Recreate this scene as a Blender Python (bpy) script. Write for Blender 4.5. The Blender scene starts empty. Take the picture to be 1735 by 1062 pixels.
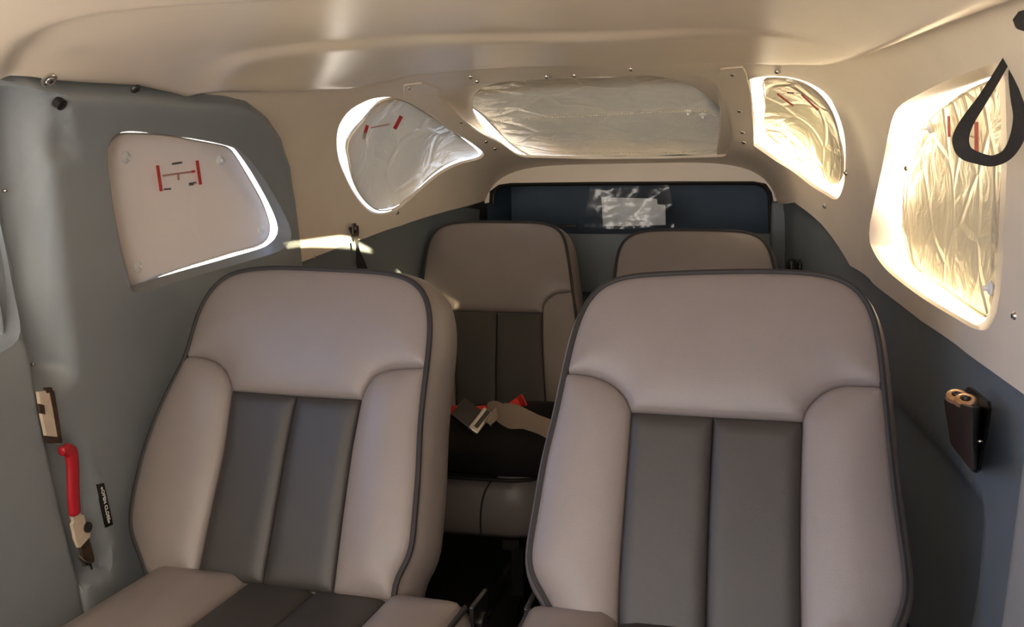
import bpy, bmesh, math, random
import numpy as np
from mathutils import Vector, Matrix
from mathutils.geometry import delaunay_2d_cdt

random.seed(7)
scn = bpy.context.scene
COL = scn.collection

# ------------------------------------------------------------------ camera
W, H, FPX = 1735.0, 1062.0, 1590.8
CAM = Vector((0.39, 0.0, 1.05))
YAW, PITCH, ROLL = 0.24451, 0.14563, -0.01657
_F = Vector((-math.sin(YAW)*math.cos(PITCH), math.cos(YAW)*math.cos(PITCH), -math.sin(PITCH)))
_R0 = Vector((math.cos(YAW), math.sin(YAW), 0)); _U0 = _R0.cross(_F)
CR = math.cos(ROLL)*_R0 + math.sin(ROLL)*_U0
CU = math.cos(ROLL)*_U0 - math.sin(ROLL)*_R0
cd = bpy.data.cameras.new('camera'); cam = bpy.data.objects.new('camera', cd); COL.objects.link(cam)
cd.sensor_width = 36.0; cd.lens = FPX/W*36.0; cd.clip_start = 0.01
m = Matrix((CR, CU, -_F)).transposed().to_4x4(); m.translation = CAM
cam.matrix_world = m
scn.camera = cam

# ------------------------------------------------------------------ light
scn.view_settings.view_transform = 'Standard'; scn.view_settings.look = 'None'
scn.view_settings.gamma = 1.0; scn.view_settings.use_curve_mapping = False
scn.view_settings.exposure = 0.0
world = bpy.data.worlds.new('sky'); scn.world = world; world.use_nodes = True
wn = world.node_tree.nodes; wl = world.node_tree.links
bg = wn['Background']
geo = wn.new('ShaderNodeTexCoord'); sep = wn.new('ShaderNodeSeparateXYZ')
wl.new(geo.outputs['Generated'], sep.inputs[0])
mr = wn.new('ShaderNodeMapRange'); mr.inputs['From Min'].default_value = -0.7; mr.inputs['From Max'].default_value = 0.6
wl.new(sep.outputs['X'], mr.inputs['Value'])
ramp = wn.new('ShaderNodeValToRGB')
ramp.color_ramp.elements[0].color = (0.20, 0.62, 1.5, 1); ramp.color_ramp.elements[1].color = (1.0, 0.90, 0.74, 1)
e_ = ramp.color_ramp.elements.new(0.45); e_.color = (1.0, 0.93, 0.84, 1)
wl.new(mr.outputs[0], ramp.inputs[0])
mg = wn.new('ShaderNodeMapRange'); mg.inputs['From Min'].default_value = -0.06; mg.inputs['From Max'].default_value = 0.03
wl.new(sep.outputs['Z'], mg.inputs['Value'])
mx = wn.new('ShaderNodeMix'); mx.data_type = 'RGBA'
mx.inputs[6].default_value = (1.7, 1.5, 1.27, 1)
wl.new(mg.outputs[0], mx.inputs[0]); wl.new(ramp.outputs[0], mx.inputs[7])
wl.new(mx.outputs[2], bg.inputs['Color'])
bg.inputs['Strength'].default_value = 7.0

SUN_DIR = Vector((-1.30, 0.51, -0.262)).normalized()      # the way the light travels
sd = bpy.data.lights.new('sun', 'SUN'); sd.energy = 60.0; sd.color = (1.0, 0.83, 0.50); sd.angle = 0.012
so = bpy.data.objects.new('sun', sd); COL.objects.link(so)
so.rotation_euler = SUN_DIR.to_track_quat('-Z', 'Y').to_euler(); so.location = (3, -1, 3)

def portal(name, loc, look, sx, sy):
    d = bpy.data.lights.new(name, 'AREA'); d.shape = 'RECTANGLE'; d.size = sx; d.size_y = sy
    d.cycles.is_portal = True
    o = bpy.data.objects.new(name, d); COL.objects.link(o); o.location = loc
    o.rotation_euler = Vector(look).to_track_quat('-Z', 'Y').to_euler()
portal('windshield_daylight', (0, -0.31, 1.05), (0, 1, 0), 1.5, 0.62)

# ------------------------------------------------------------------ helpers
def ray(px, py):
    return (_F + CR*((px-W/2)/FPX) - CU*((py-H/2)/FPX))

YB = 3.15           # bulkhead behind the rear seats
ZC = 0.70           # mid height of the cabin section
NE = 5.0
def _interp(t, xs, ys):
    if t <= xs[0]: return ys[0]
    for i in range(len(xs)-1):
        if t <= xs[i+1]:
            k = (t-xs[i])/(xs[i+1]-xs[i]); k = k*k*(3-2*k)*0.5+k*0.5
            return ys[i]+(ys[i+1]-ys[i])*k
    return ys[-1]
def half_w(Y): return _interp(Y, [1.5, 2.25, 3.15], [0.70, 0.665, 0.50])
def roof(Y):   return _interp(Y, [1.9, 2.3, 3.15], [1.305, 1.283, 1.083])
def sec(Y, d, up): return half_w(Y)+d, ((roof(Y)-ZC) if up else 0.80)+d
def pos(phi, Y, d=0.0):
    c, s = math.cos(phi), math.sin(phi)
    a, b = sec(Y, d, s >= 0)
    r = 1.0/(abs(c)**NE+abs(s)**NE)**(1/NE)
    return Vector((a*r*c, Y, ZC+b*r*s))
def _f(P, d):
    a, b = sec(P.y, d, P.z >= ZC)
    return abs(P.x/a)**NE+abs((P.z-ZC)/b)**NE-1
def hit3(px, py, d=0.0):
    D = ray(px, py); t0 = 0.05; t = t0
    while t < 6:
        if _f(CAM+D*t, d) > 0: break
        t0 = t; t += 0.03
    for _ in range(26):
        tm = (t0+t)/2
        if _f(CAM+D*tm, d) > 0: t = tm
        else: t0 = tm
    return CAM+D*t
def par(P, d=0.0):
    a, b = sec(P.y, d, P.z >= ZC)
    p = math.atan2((P.z-ZC)/b, P.x/a)
    if p < -math.pi/2: p += 2*math.pi
    return p, P.y
KP = 0.62
def hit2(px, py, d=0.0):
    p, Y = par(hit3(px, py, d), d); return (p*KP, Y)
def to2(pts, d):
    out = []
    for q in pts:
        if q[0] == 'w': out.append((math.radians(q[1])*KP, q[2]))
        else: out.append(hit2(q[0], q[1], d))
    return out
def p2(q, d): return pos(q[0]/KP, q[1], d)
def plane_hit(px, py, P0, n):
    D = ray(px, py); n = Vector(n); t = n.dot(Vector(P0)-CAM)/n.dot(D); return CAM+D*t
def normal(phi, Y):
    e = 1e-3
    n = (pos(phi+e, Y)-pos(phi-e, Y)).cross(pos(phi, Y+e)-pos(phi, Y-e)).normalized()
    c = pos(phi, Y); 
    return -n if n.dot(Vector((0, Y, ZC))-c) < 0 else n       # points into the cabin

def catmull(P, closed=True, k=6):
    n = len(P); out = []
    P = [Vector(p) for p in P]
    rng = range(n) if closed else range(n-1)
    for i in rng:
        if closed: a, b, c, d = P[(i-1) % n], P[i], P[(i+1) % n], P[(i+2) % n]
        else: a, b, c, d = P[max(i-1, 0)], P[i], P[i+1], P[min(i+2, n-1)]
        # centripetal-ish: limit tangents
        t1 = (c-a)*0.5; t2 = (d-b)*0.5; L = (c-b).length
        if t1.length > L: t1 *= L/t1.length
        if t2.length > L: t2 *= L/t2.length
        for j in range(k):
            t = j/k; t_2 = t*t; t_3 = t_2*t
            out.append((2*t_3-3*t_2+1)*b+(t_3-2*t_2+t)*t1+(-2*t_3+3*t_2)*c+(t_3-t_2)*t2)
    if not closed: out.append(P[-1].copy())
    return out
def resample(P, n=None, h=None, closed=True):
    P = [Vector(p) for p in P]; Q = P+[P[0]] if closed else P
    L = [0.0]
    for i in range(len(Q)-1): L.append(L[-1]+(Q[i+1]-Q[i]).length)
    T = L[-1]
    if n is None: n = max(3, int(round(T/h)))
    out = []; j = 0
    cnt = n if closed else n+1
    for k in range(cnt):
        s = T*k/n
        while j < len(L)-2 and L[j+1] < s: j += 1
        seg = L[j+1]-L[j]; t = 0 if seg < 1e-12 else (s-L[j])/seg
        out.append(Q[j].lerp(Q[j+1], min(1, t)))
    return out
def densify(P, h, closed=True):
    P = [Vector(p) for p in P]; out = []; n = len(P)
    for i in range(n if closed else n-1):
        a, b = P[i], P[(i+1) % n]; k = max(1, int(math.ceil((b-a).length/h)))
        out += [a.lerp(b, j/k) for j in range(k)]
    if not closed: out.append(P[-1])
    return out
def npoly(P): return np.array([[p[0], p[1]] for p in P], float)
def inside(pts, poly):
    x, y = pts[:, 0], pts[:, 1]; r = np.zeros(len(pts), bool); n = len(poly)
    for i in range(n):
        x1, y1 = poly[i]; x2, y2 = poly[(i+1) % n]
        if y1 == y2: continue
        c = ((y1 > y) != (y2 > y)) & (x < (x2-x1)*(y-y1)/(y2-y1)+x1)
        r ^= c
    return r
def dist(pts, poly, closed=True):
    out = np.full(len(pts), 1e9); n = len(poly)
    for i in range(n if closed else n-1):
        a = poly[i]; b = poly[(i+1) % n]; ab = b-a; L = ab@ab
        if L < 1e-16: continue
        t = np.clip(((pts-a)@ab)/L, 0, 1); q = a+t[:, None]*ab
        out = np.minimum(out, np.hypot(*(pts-q).T))
    return out
def sstep(x): 
    x = np.clip(x, 0, 1); return x*x*(3-2*x)
def cdt(outer, holes, h, rings=()):
    """triangulate outer minus holes with interior grid points; -> pts(np), tris, loops(index lists)"""
    loops = [npoly(outer)]+[npoly(q) for q in holes]
    V = []; E = []; idx = []
    for L in loops:
        s = len(V); V += [tuple(p) for p in L]; k = len(L)
        E += [(s+i, s+(i+1) % k) for i in range(k)]; idx.append(list(range(s, s+k)))
    lo = loops[0].min(0); hi = loops[0].max(0)
    gx = np.arange(lo[0]+h*0.4, hi[0], h); gy = np.arange(lo[1]+h*0.4, hi[1], h*0.87)
    G = np.array([[x+(h/2 if j % 2 else 0), y] for j, y in enumerate(gy) for x in gx]) if len(gx) and len(gy) else np.zeros((0, 2))
    if len(G):
        ok = inside(G, loops[0])
        for L in loops[1:]: ok &= ~inside(G, L)
        for L in loops: ok &= dist(G, L) > h*0.45
        if rings: ok &= dist(G, loops[0]) > max(rings)+h*0.4
        G = G[ok]; V += [tuple(p) for p in G]
    if rings:
        L = loops[0]; nx_ = np.roll(L, -1, 0)-np.roll(L, 1, 0); nx_ /= np.maximum(np.hypot(*nx_.T), 1e-9)[:, None]
        A = np.sum(L[:, 0]*np.roll(L[:, 1], -1)-np.roll(L[:, 0], -1)*L[:, 1]); nr = np.stack([-nx_[:, 1], nx_[:, 0]], 1)*(1 if A > 0 else -1)
        for k_ in rings:
            Q = L+nr*k_; o_ = inside(Q, L) & (dist(Q, L) > k_*0.93)
            for q_ in loops[1:]: o_ &= ~inside(Q, q_) & (dist(Q, q_) > h*0.3)
            last = None
            for p in Q[o_]:
                if last is None or np.hypot(*(p-last)) > 0.35*h: V.append(tuple(p)); last = p
    vs, es, fs, ov, oe, of = delaunay_2d_cdt([Vector(v) for v in V], E, [], 0, 1e-7)
    P = np.array([[v.x, v.y] for v in vs])
    remap = {}
    for i, o in enumerate(ov):
        for k in o: remap[k] = i
    C = np.array([P[list(f)].mean(0) for f in fs])
    ok = inside(C, loops[0])
    for L in loops[1:]: ok &= ~inside(C, L)
    T = [tuple(f) for f, k in zip(fs, ok) if k]
    used = sorted({i for f in T for i in f}); mp = {u: i for i, u in enumerate(used)}
    T = [tuple(mp[i] for i in f) for f in T]
    lp = []
    for L in idx:
        q = [mp[remap[i]] for i in L if remap.get(i) in mp]
        lp.append([q[i] for i in range(len(q)) if q[i] != q[i-1]])
    return P[used], T, lp, loops

def base_of(parent):
    o = Vector((0, 0, 0))
    while parent is not None: o = o+parent.location; parent = parent.parent
    return o
def mesh_obj(name, verts, faces, mat, parent=None, smooth=True, loc=None, flip_to=None):
    """ONE linked mesh; verts in world space. top-level meshes get their origin at loc (or their centre)."""
    me = bpy.data.meshes.new(name)
    vv = [Vector(v) for v in verts]
    if parent is not None: off = base_of(parent); l = Vector((0, 0, 0))
    else:
        off = Vector(loc) if loc is not None else Vector((0, 0, 0)); l = off
    if parent is not None and loc is not None: l = Vector(loc)-off; off = Vector(loc)
    me.from_pydata([tuple(v-off) for v in vv], [], [tuple(f) for f in faces])
    me.update()
    bm = bmesh.new(); bm.from_mesh(me); bmesh.ops.recalc_face_normals(bm, faces=bm.faces); bm.to_mesh(me); bm.free()
    if smooth: me.polygons.foreach_set('use_smooth', [True]*len(me.polygons))
    if mat is not None:
        for mm in (mat if isinstance(mat, list) else [mat]): me.materials.append(mm)
    o = bpy.data.objects.new(name, me); COL.objects.link(o); o.location = l
    if parent is not None: o.parent = parent
    return o
def auto(o, deg=35):
    me = o.data; bm = bmesh.new(); bm.from_mesh(me)
    bmesh.ops.recalc_face_normals(bm, faces=bm.faces)
    for e in bm.edges: e.smooth = e.calc_face_angle(0.0) < math.radians(deg)
    bm.to_mesh(me); bm.free(); return o
def empty(name, loc, parent=None):
    o = bpy.data.objects.new(name, None); COL.objects.link(o); o.empty_display_size = 0.05
    o.location = Vector(loc) - (base_of(parent) if parent else Vector((0, 0, 0)))
    if parent: o.parent = parent
    return o
def tag(o, label, cat, group=None):
    o['label'] = label; o['category'] = cat
    if group: o['group'] = group
    return o
def struct(o): o['kind'] = 'structure'; return o

# mesh pieces: (verts, faces) accumulators
class MB:
    def __init__(s): s.v = []; s.f = []; s.mi = []
    def add(s, v, f, mi=0):
        k = len(s.v); s.v += [Vector(p) for p in v]; s.f += [tuple(i+k for i in q) for q in f]; s.mi += [mi]*len(f)
        return s
    def grid(s, rings, closed_u=True, cap0=False, cap1=False, mi=0):
        n = len(rings[0]); v = [p for r in rings for p in r]; f = []
        for i in range(len(rings)-1):
            for j in range(n if closed_u else n-1):
                f.append((i*n+j, i*n+(j+1) % n, (i+1)*n+(j+1) % n, (i+1)*n+j))
        if cap0: f.append(tuple(range(n))[::-1])
        if cap1: f.append(tuple(range((len(rings)-1)*n, len(rings)*n)))
        return s.add(v, f, mi)
    def tube(s, path, r, k=8, closed=False, mi=0):
        P = [Vector(p) for p in path]; n = len(P); rings = []; up = None
        for i in range(n):
            if closed: t = (P[(i+1) % n]-P[i-1])
            else: t = P[min(i+1, n-1)]-P[max(i-1, 0)]
            t.normalize()
            if up is None:
                up = Vector((0, 0, 1)) if abs(t.z) < 0.9 else Vector((1, 0, 0))
            up = (up-t*up.dot(t)).normalized(); sd_ = t.cross(up)
            rr = r[i] if isinstance(r, (list, tuple)) else r
            rings.append([P[i]+(up*math.cos(2*math.pi*j/k)+sd_*math.sin(2*math.pi*j/k))*rr for j in range(k)])
        if closed: rings.append(rings[0]); return s.grid(rings, mi=mi)
        return s.grid(rings, cap0=True, cap1=True, mi=mi)
    def ribbon(s, path, widths, th, mi=0, wdir=None):
        """flat band: path points, width vectors (half), thickness"""
        P = [Vector(p) for p in path]; rings = []
        for i, p in enumerate(P):
            t = (P[min(i+1, len(P)-1)]-P[max(i-1, 0)]).normalized()
            w = Vector(widths[i]); w = w-t*w.dot(t); nn = t.cross(w).normalized()*th/2
            rings.append([p-w+nn*0.4, p-w*0.92+nn, p+w*0.92+nn, p+w+nn*0.4, p+w-nn*0.4, p+w*0.92-nn, p-w*0.92-nn, p-w-nn*0.4])
        return s.grid(rings, cap0=True, cap1=True, mi=mi)
    def lathe(s, prof, org, ax, k=20, mi=0, side=None):
        ax = Vector(ax).normalized(); sx = (side or (Vector((0, 0, 1)) if abs(ax.z) < 0.8 else Vector((1, 0, 0))))
        sx = (sx-ax*sx.dot(ax)).normalized(); sy = ax.cross(sx); org = Vector(org); rings = []
        for r, h in prof:
            rings.append([org+ax*h+(sx*math.cos(2*math.pi*j/k)+sy*math.sin(2*math.pi*j/k))*max(r, 1e-5) for j in range(k)])
        return s.grid(rings, cap0=True, cap1=True, mi=mi)
    def box(s, c, x, y, z, mi=0):
        c = Vector(c); x = Vector(x); y = Vector(y); z = Vector(z)
        v = [c+x*i+y*j+z*k for k in (-1, 1) for j in (-1, 1) for i in (-1, 1)]
        return s.add(v, [(0, 2, 3, 1), (4, 5, 7, 6), (0, 1, 5, 4), (2, 6, 7, 3), (0, 4, 6, 2), (1, 3, 7, 5)], mi)
    def obj(s, name, mat, parent=None, smooth=True, loc=None, bevel=0, deg=40):
        o = mesh_obj(name, s.v, s.f, mat, parent, smooth, loc)
        if isinstance(mat, list): o.data.polygons.foreach_set('material_index', s.mi)
        if bevel:
            b = o.modifiers.new('bevel', 'BEVEL'); b.width = bevel; b.segments = 3; b.limit_method = 'ANGLE'
        if smooth: auto(o, deg)
        return o

# ------------------------------------------------------------------ materials
def lin(r, g, b):
    f = lambda c: (c/255)/12.92 if c/255 <= 0.04045 else ((c/255+0.055)/1.055)**2.4
    return (f(r), f(g), f(b), 1)
def mat(name, col, rough=0.5, metal=0.0, spec=0.5, var=0.06, vscale=9.0, bump=0.0, bscale=120.0, coat=0.0, grain=None):
    M = bpy.data.materials.new(name); M.use_nodes = True; N = M.node_tree.nodes; L = M.node_tree.links
    b = N['Principled BSDF']; b.inputs['Roughness'].default_value = rough; b.inputs['Metallic'].default_value = metal
    b.inputs['Specular IOR Level'].default_value = spec; b.inputs['Coat Weight'].default_value = coat
    tc = N.new('ShaderNodeTexCoord')
    nz = N.new('ShaderNodeTexNoise'); nz.inputs['Scale'].default_value = vscale; nz.inputs['Detail'].default_value = 4
    L.new(tc.outputs['Object'], nz.inputs['Vector'])
    r = N.new('ShaderNodeValToRGB'); c = col
    r.color_ramp.elements[0].position = 0.3; r.color_ramp.elements[1].position = 0.7
    r.color_ramp.elements[0].color = (c[0]*(1-var), c[1]*(1-var), c[2]*(1-var), 1)
    r.color_ramp.elements[1].color = (min(1, c[0]*(1+var)), min(1, c[1]*(1+var)), min(1, c[2]*(1+var)), 1)
    L.new(nz.outputs[0], r.inputs[0]); L.new(r.outputs[0], b.inputs['Base Color'])
    if bump:
        n2 = N.new('ShaderNodeTexVoronoi' if grain else 'ShaderNodeTexNoise'); n2.inputs['Scale'].default_value = bscale
        if not grain: n2.inputs['Detail'].default_value = 3
        L.new(tc.outputs['Object'], n2.inputs['Vector'])
        bp = N.new('ShaderNodeBump'); bp.inputs['Strength'].default_value = bump; bp.inputs['Distance'].default_value = 0.002
        L.new(n2.outputs[0], bp.inputs['Height']); L.new(bp.outputs[0], b.inputs['Normal'])
    return M
M = {}
M['cream'] = mat('cream_vinyl_trim', (0.77, 0.67, 0.555, 1), 0.42, var=0.03, bump=0.05, bscale=60)
M['headliner'] = mat('headliner_vinyl', (0.72, 0.61, 0.49, 1), 0.33, var=0.03, bump=0.03, bscale=40)
M['grey'] = mat('grey_plastic_panel', (0.235, 0.255, 0.27, 1), 0.45, var=0.04, bump=0.12, bscale=350)
M['grey_low'] = mat('dark_grey_side_panel', (0.15, 0.17, 0.185, 1), 0.5, var=0.05, bump=0.1, bscale=300)
M['post'] = mat('light_grey_post', (0.30, 0.29, 0.28, 1), 0.45, var=0.04, bump=0.1, bscale=300)
M['navy'] = mat('navy_baggage_lining', (0.075, 0.115, 0.17, 1), 0.6, var=0.08)
M['skin'] = mat('fuselage_skin', (0.45, 0.42, 0.38, 1), 0.6)
M['carpet'] = mat('dark_carpet', (0.030, 0.027, 0.025, 1), 0.95, var=0.4, vscale=180, bump=0.8, bscale=400)
M['leather'] = mat('taupe_leather', (0.225, 0.188, 0.174, 1), 0.40, var=0.03, bump=0.10, bscale=800, grain=1)
M['leather_dark'] = mat('charcoal_leather', (0.038, 0.033, 0.030, 1), 0.48, var=0.05, bump=0.10, bscale=800, grain=1)
M['piping'] = mat('charcoal_piping', (0.032, 0.029, 0.029, 1), 0.62, spec=0.3)
M['steel'] = mat('steel', (0.62, 0.58, 0.52, 1), 0.28, 1.0, var=0.1)
M['dark_steel'] = mat('blackened_steel', (0.06, 0.055, 0.05, 1), 0.4, 0.8, var=0.2)
M['black'] = mat('black_plastic', (0.012, 0.010, 0.009, 1), 0.35)
M['bakelite'] = mat('dark_brown_plastic', (0.018, 0.010, 0.008, 1), 0.33)
M['web'] = mat('black_webbing', (0.010, 0.009, 0.009, 1), 0.8, bump=0.6, bscale=500)
M['web_tan'] = mat('tan_webbing', (0.27, 0.20, 0.145, 1), 0.75, bump=0.5, bscale=500)
M['blackcloth'] = mat('black_cloth', (0.008, 0.007, 0.006, 1), 0.95, spec=0.15, var=0.2, bump=0.3, bscale=60)
M['red'] = mat('red_plastic', (0.42, 0.012, 0.022, 1), 0.35)
M['redcloth'] = mat('red_ribbon', (0.72, 0.035, 0.02, 1), 0.7, bump=0.4, bscale=500)
M['chip'] = mat('chipped_cream_paint', (0.62, 0.50, 0.38, 1), 0.5, var=0.1, vscale=60)
M['rust'] = mat('rusty_brown_metal', (0.07, 0.045, 0.03, 1), 0.6, 0.4, var=0.3, vscale=80)
M['brass'] = mat('brass', (0.75, 0.48, 0.30, 1), 0.3, 1.0)
M['inkred'] = mat('red_print', (0.60, 0.05, 0.05, 1), 0.5)
M['inkpale'] = mat('pale_red_print', (0.50, 0.24, 0.20, 1), 0.5)
M['inkgrey'] = mat('grey_print', (0.10, 0.09, 0.09, 1), 0.5)
M['white'] = mat('white_lettering', (0.8, 0.78, 0.74, 1), 0.5)
M['paper'] = mat('white_paper', (0.80, 0.81, 0.84, 1), 0.7, var=0.08, vscale=30)
M['thread'] = mat('pale_thread', (0.82, 0.75, 0.62, 1), 0.5)

def glass(name, tint, rough, mixv):
    m_ = bpy.data.materials.new(name); m_.use_nodes = True; N = m_.node_tree.nodes; L = m_.node_tree.links
    for n in list(N): N.remove(n)
    out = N.new('ShaderNodeOutputMaterial'); mixn = N.new('ShaderNodeMixShader'); t = N.new('ShaderNodeBsdfTransparent'); g = N.new('ShaderNodeBsdfGlossy')
    t.inputs['Color'].default_value = tint; g.inputs['Roughness'].default_value = rough
    fr = N.new('ShaderNodeFresnel'); fr.inputs['IOR'].default_value = 1.45
    ad = N.new('ShaderNodeMath'); ad.operation = 'MULTIPLY_ADD'; ad.inputs[1].default_value = 1.0; ad.inputs[2].default_value = mixv; ad.use_clamp = True
    nz = N.new('ShaderNodeTexNoise'); nz.inputs['Scale'].default_value = 25; bp = N.new('ShaderNodeBump'); bp.inputs['Strength'].default_value = 0.02 if mixv < 0.03 else 0.35
    bp.inputs['Distance'].default_value = 0.01
    tc = N.new('ShaderNodeTexCoord'); L.new(tc.outputs['Object'], nz.inputs['Vector']); L.new(nz.outputs[0], bp.inputs['Height']); L.new(bp.outputs[0], g.inputs['Normal'])
    L.new(fr.outputs[0], ad.inputs[0]); L.new(ad.outputs[0], mixn.inputs[0]); L.new(t.outputs[0], mixn.inputs[1]); L.new(g.outputs[0], mixn.inputs[2]); L.new(mixn.outputs[0], out.inputs[0])
    return m_
M['glass'] = glass('acrylic_window', (0.97, 0.98, 0.98, 1), 0.02, 0.0)
M['clear'] = glass('clear_plastic', (0.93, 0.94, 0.95, 1), 0.2, 0.035)

def foil(name, col, trans, metal, rough, tcol=(1, 0.9, 0.72, 1), crease=0.5, cs=7.0):
    """window shade cloth: satin silver front, a little daylight coming through it, creased"""
    m_ = bpy.data.materials.new(name); m_.use_nodes = True; N = m_.node_tree.nodes; L = m_.node_tree.links
    b = N['Principled BSDF']; out = N['Material Output']
    b.inputs['Base Color'].default_value = col; b.inputs['Metallic'].default_value = metal; b.inputs['Roughness'].default_value = rough
    tr = N.new('ShaderNodeBsdfTranslucent'); tr.inputs['Color'].default_value = tcol
    mixn = N.new('ShaderNodeMixShader'); mixn.inputs[0].default_value = trans
    tc = N.new('ShaderNodeTexCoord')
    w = N.new('ShaderNodeTexNoise'); w.inputs['Scale'].default_value = 3.0; w.inputs['Distortion'].default_value = 0.3
    L.new(tc.outputs['Object'], w.inputs['Vector'])
    addv = N.new('ShaderNodeMix'); addv.data_type = 'VECTOR'; addv.inputs[0].default_value = 0.12
    L.new(tc.outputs['Object'], addv.inputs[4]); L.new(w.outputs['Color'], addv.inputs[5])
    v = N.new('ShaderNodeTexVoronoi'); v.feature = 'DISTANCE_TO_EDGE'; v.inputs['Scale'].default_value = cs
    L.new(addv.outputs[1], v.inputs['Vector'])
    mp = N.new('ShaderNodeMapRange'); mp.inputs['From Max'].default_value = 0.08; L.new(v.outputs['Distance'], mp.inputs['Value'])
    nz = N.new('ShaderNodeTexNoise'); nz.inputs['Scale'].default_value = 14; nz.inputs['Detail'].default_value = 5; nz.inputs['Distortion'].default_value = 1.0
    L.new(tc.outputs['Object'], nz.inputs['Vector'])
    ad = N.new('ShaderNodeMath'); ad.operation = 'MULTIPLY_ADD'; ad.inputs[1].default_value = 0.45; L.new(mp.outputs[0], ad.inputs[0]); L.new(nz.outputs[0], ad.inputs[2])
    bp = N.new('ShaderNodeBump'); bp.inputs['Strength'].default_value = crease; bp.inputs['Distance'].default_value = 0.012
    L.new(ad.outputs[0], bp.inputs['Height']); L.new(bp.outputs[0], b.inputs['Normal'])
    L.new(b.outputs[0], mixn.inputs[1]); L.new(tr.outputs[0], mixn.inputs[2]); L.new(mixn.outputs[0], out.inputs[0])
    return m_
M['shade_matte'] = foil('beige_shade_lining', (0.62, 0.54, 0.47, 1), 0.022, 0.0, 0.42, (1, 0.74, 0.52, 1), 0.12, 6)
M['shade_silver'] = foil('silver_shade_lining', (0.66, 0.60, 0.50, 1), 0.026, 0.3, 0.26, (1, 0.84, 0.58, 1), 0.6, 7)
M['shade_tall'] = foil('tall_sunlit_shade_lining', (0.66, 0.60, 0.48, 1), 0.008, 0.3, 0.30, (1, 0.88, 0.62, 1), 0.5, 8)
M['shade_warm'] = foil('sunlit_shade_lining', (0.66, 0.60, 0.48, 1), 0.022, 0.4, 0.30, (1, 0.88, 0.55, 1), 0.5, 8)

# ------------------------------------------------------------------ shell panels
def panel(name, outer, d, mt, holes2=(), h=0.035, thick=0.012, rnd=None, disp=(), parent=None, eh=0.02, raw=False, fn=None, loc=None, smooth=True):
    """sheet on the cabin section at offset d; outer: pixels / ('w',deg,Y); holes2: polygons already in panel space.
    rnd=(R,depth): edges roll away from the cabin; disp: (poly2, depth, width) embossing"""
    o2 = list(outer) if raw else to2(outer, d)
    o2 = densify(o2, eh)
    P, T, lp, loops = cdt(o2, [densify(q, eh) for q in holes2], h, [rnd[0]*k for k in (0.12, 0.35, 0.65, 1.0)] if rnd else ())
    dd = np.full(len(P), d)
    if rnd:
        q = np.full(len(P), 1e9)
        q = dist(P, loops[0])
        t = np.clip(q/rnd[0], 0, 1); dd = dd+rnd[1]*(1-np.sqrt(np.clip(1-(1-t)**2, 0, 1)))
    for poly, dep, wid, *fade in disp:
        A = npoly(poly); sdist = dist(P, A)*np.where(inside(P, A), 1, -1)
        k_ = sstep((np.degrees(P[:, 0]/KP)-fade[1])/(fade[0]-fade[1])) if fade else 1.0
        dd = dd+dep*k_*sstep(sdist/wid+0.5)
    if fn is not None: dd = dd+fn(P)
    v = [p2(p, x) for p, x in zip(P, dd)]; f = list(T)
    if thick:
        for L in lp:
            k = len(v); n = len(L); v += [p2(P[i], max(d, dd[i])+thick) for i in L]
            f += [(L[j], L[(j+1) % n], k+(j+1) % n, k+j) for j in range(n)]
    o = mesh_obj(name, v, f, mt, parent, smooth, loc)
    return auto(o, 50)

NR = 110
class Win:
    def __init__(s, Hpx, Gpx, d=0.0, dg=0.06):
        s.d, s.dg = d, dg
        s.H = resample(catmull([Vector(p) for p in to2(Hpx, d)]), n=NR)
        s.G = resample(catmull([Vector(p) for p in to2(Gpx, dg)]), n=NR)
        # line the two loops up
        best = min(range(NR), key=lambda k: sum((s.G[(i+k) % NR]-s.H[i]).length_squared for i in range(0, NR, 5)))
        s.G = s.G[best:]+s.G[:best]
    def build(s, idx, mt, ease=0.5):
        root = struct(empty('window_%d' % idx, p2(sum(s.G, Vector((0, 0)))/NR, s.dg)))
        rings = []
        for k in range(9):
            t = k/8; a = t*math.pi/2
            q = (1-math.cos(a)); r = math.sin(a)          # roll over the lip, then run outward
            q = q*ease+t*(1-ease); r = r*ease+t*(1-ease)
            rings.append([p2(s.H[i].lerp(s.G[i], r), s.d+(s.dg-s.d)*q) for i in range(NR)])
        MB().grid(rings).obj('window_frame', mt, root, deg=60)
        panel('window_pane', s.G, s.dg-0.004, M['glass'], raw=True, thick=0.004, h=0.06, parent=root, eh=1)
        return root

def Z(off, sc, pts): return [(off[0]+x/sc, off[1]+y/sc) for x, y in pts]
z1 = lambda p: Z((0, 100), 2.309, p)
z3 = lambda p: Z((480, 90), 2.723, p)
z4 = lambda p: Z((960, 80), 2.656, p)
DL = -0.030      # proud grey panel of the left wall
win_left = Win(z1([(420,350),(432,315),(470,285),(540,282),(640,292),(760,309),(880,332),(945,362),(1020,450),(1085,555),(1132,650),(1138,705),(1090,752),(950,796),(700,868),(560,912),(525,916),(503,890),(478,800),(453,670),(429,500),(417,400)]),
               z1([(424,350),(438,318),(476,290),(540,288),(640,300),(760,316),(880,340),(922,362),(984,450),(1044,550),(1080,640),(1074,704),(1042,739),(900,779),(700,842),(600,876),(532,904),(520,895),(495,800),(463,670),(434,500),(422,400)]), DL)
win_lq = Win(z3([(246,400),(256,340),(298,272),(350,236),(420,208),(500,203),(560,218),(640,255),(760,345),(860,405),(925,462),(905,490),(820,512),(650,618),(560,697),(500,736),(440,745),(390,727),(330,657),(286,570),(255,490)]),
             z3([(254,400),(264,342),(304,278),(354,243),(422,215),(500,210),(558,225),(636,262),(756,352),(855,411),(915,462),(898,482),(815,503),(645,608),(556,688),(497,727),(441,736),(394,719),(336,650),(293,568),(263,490)]), 0.0)
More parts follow.
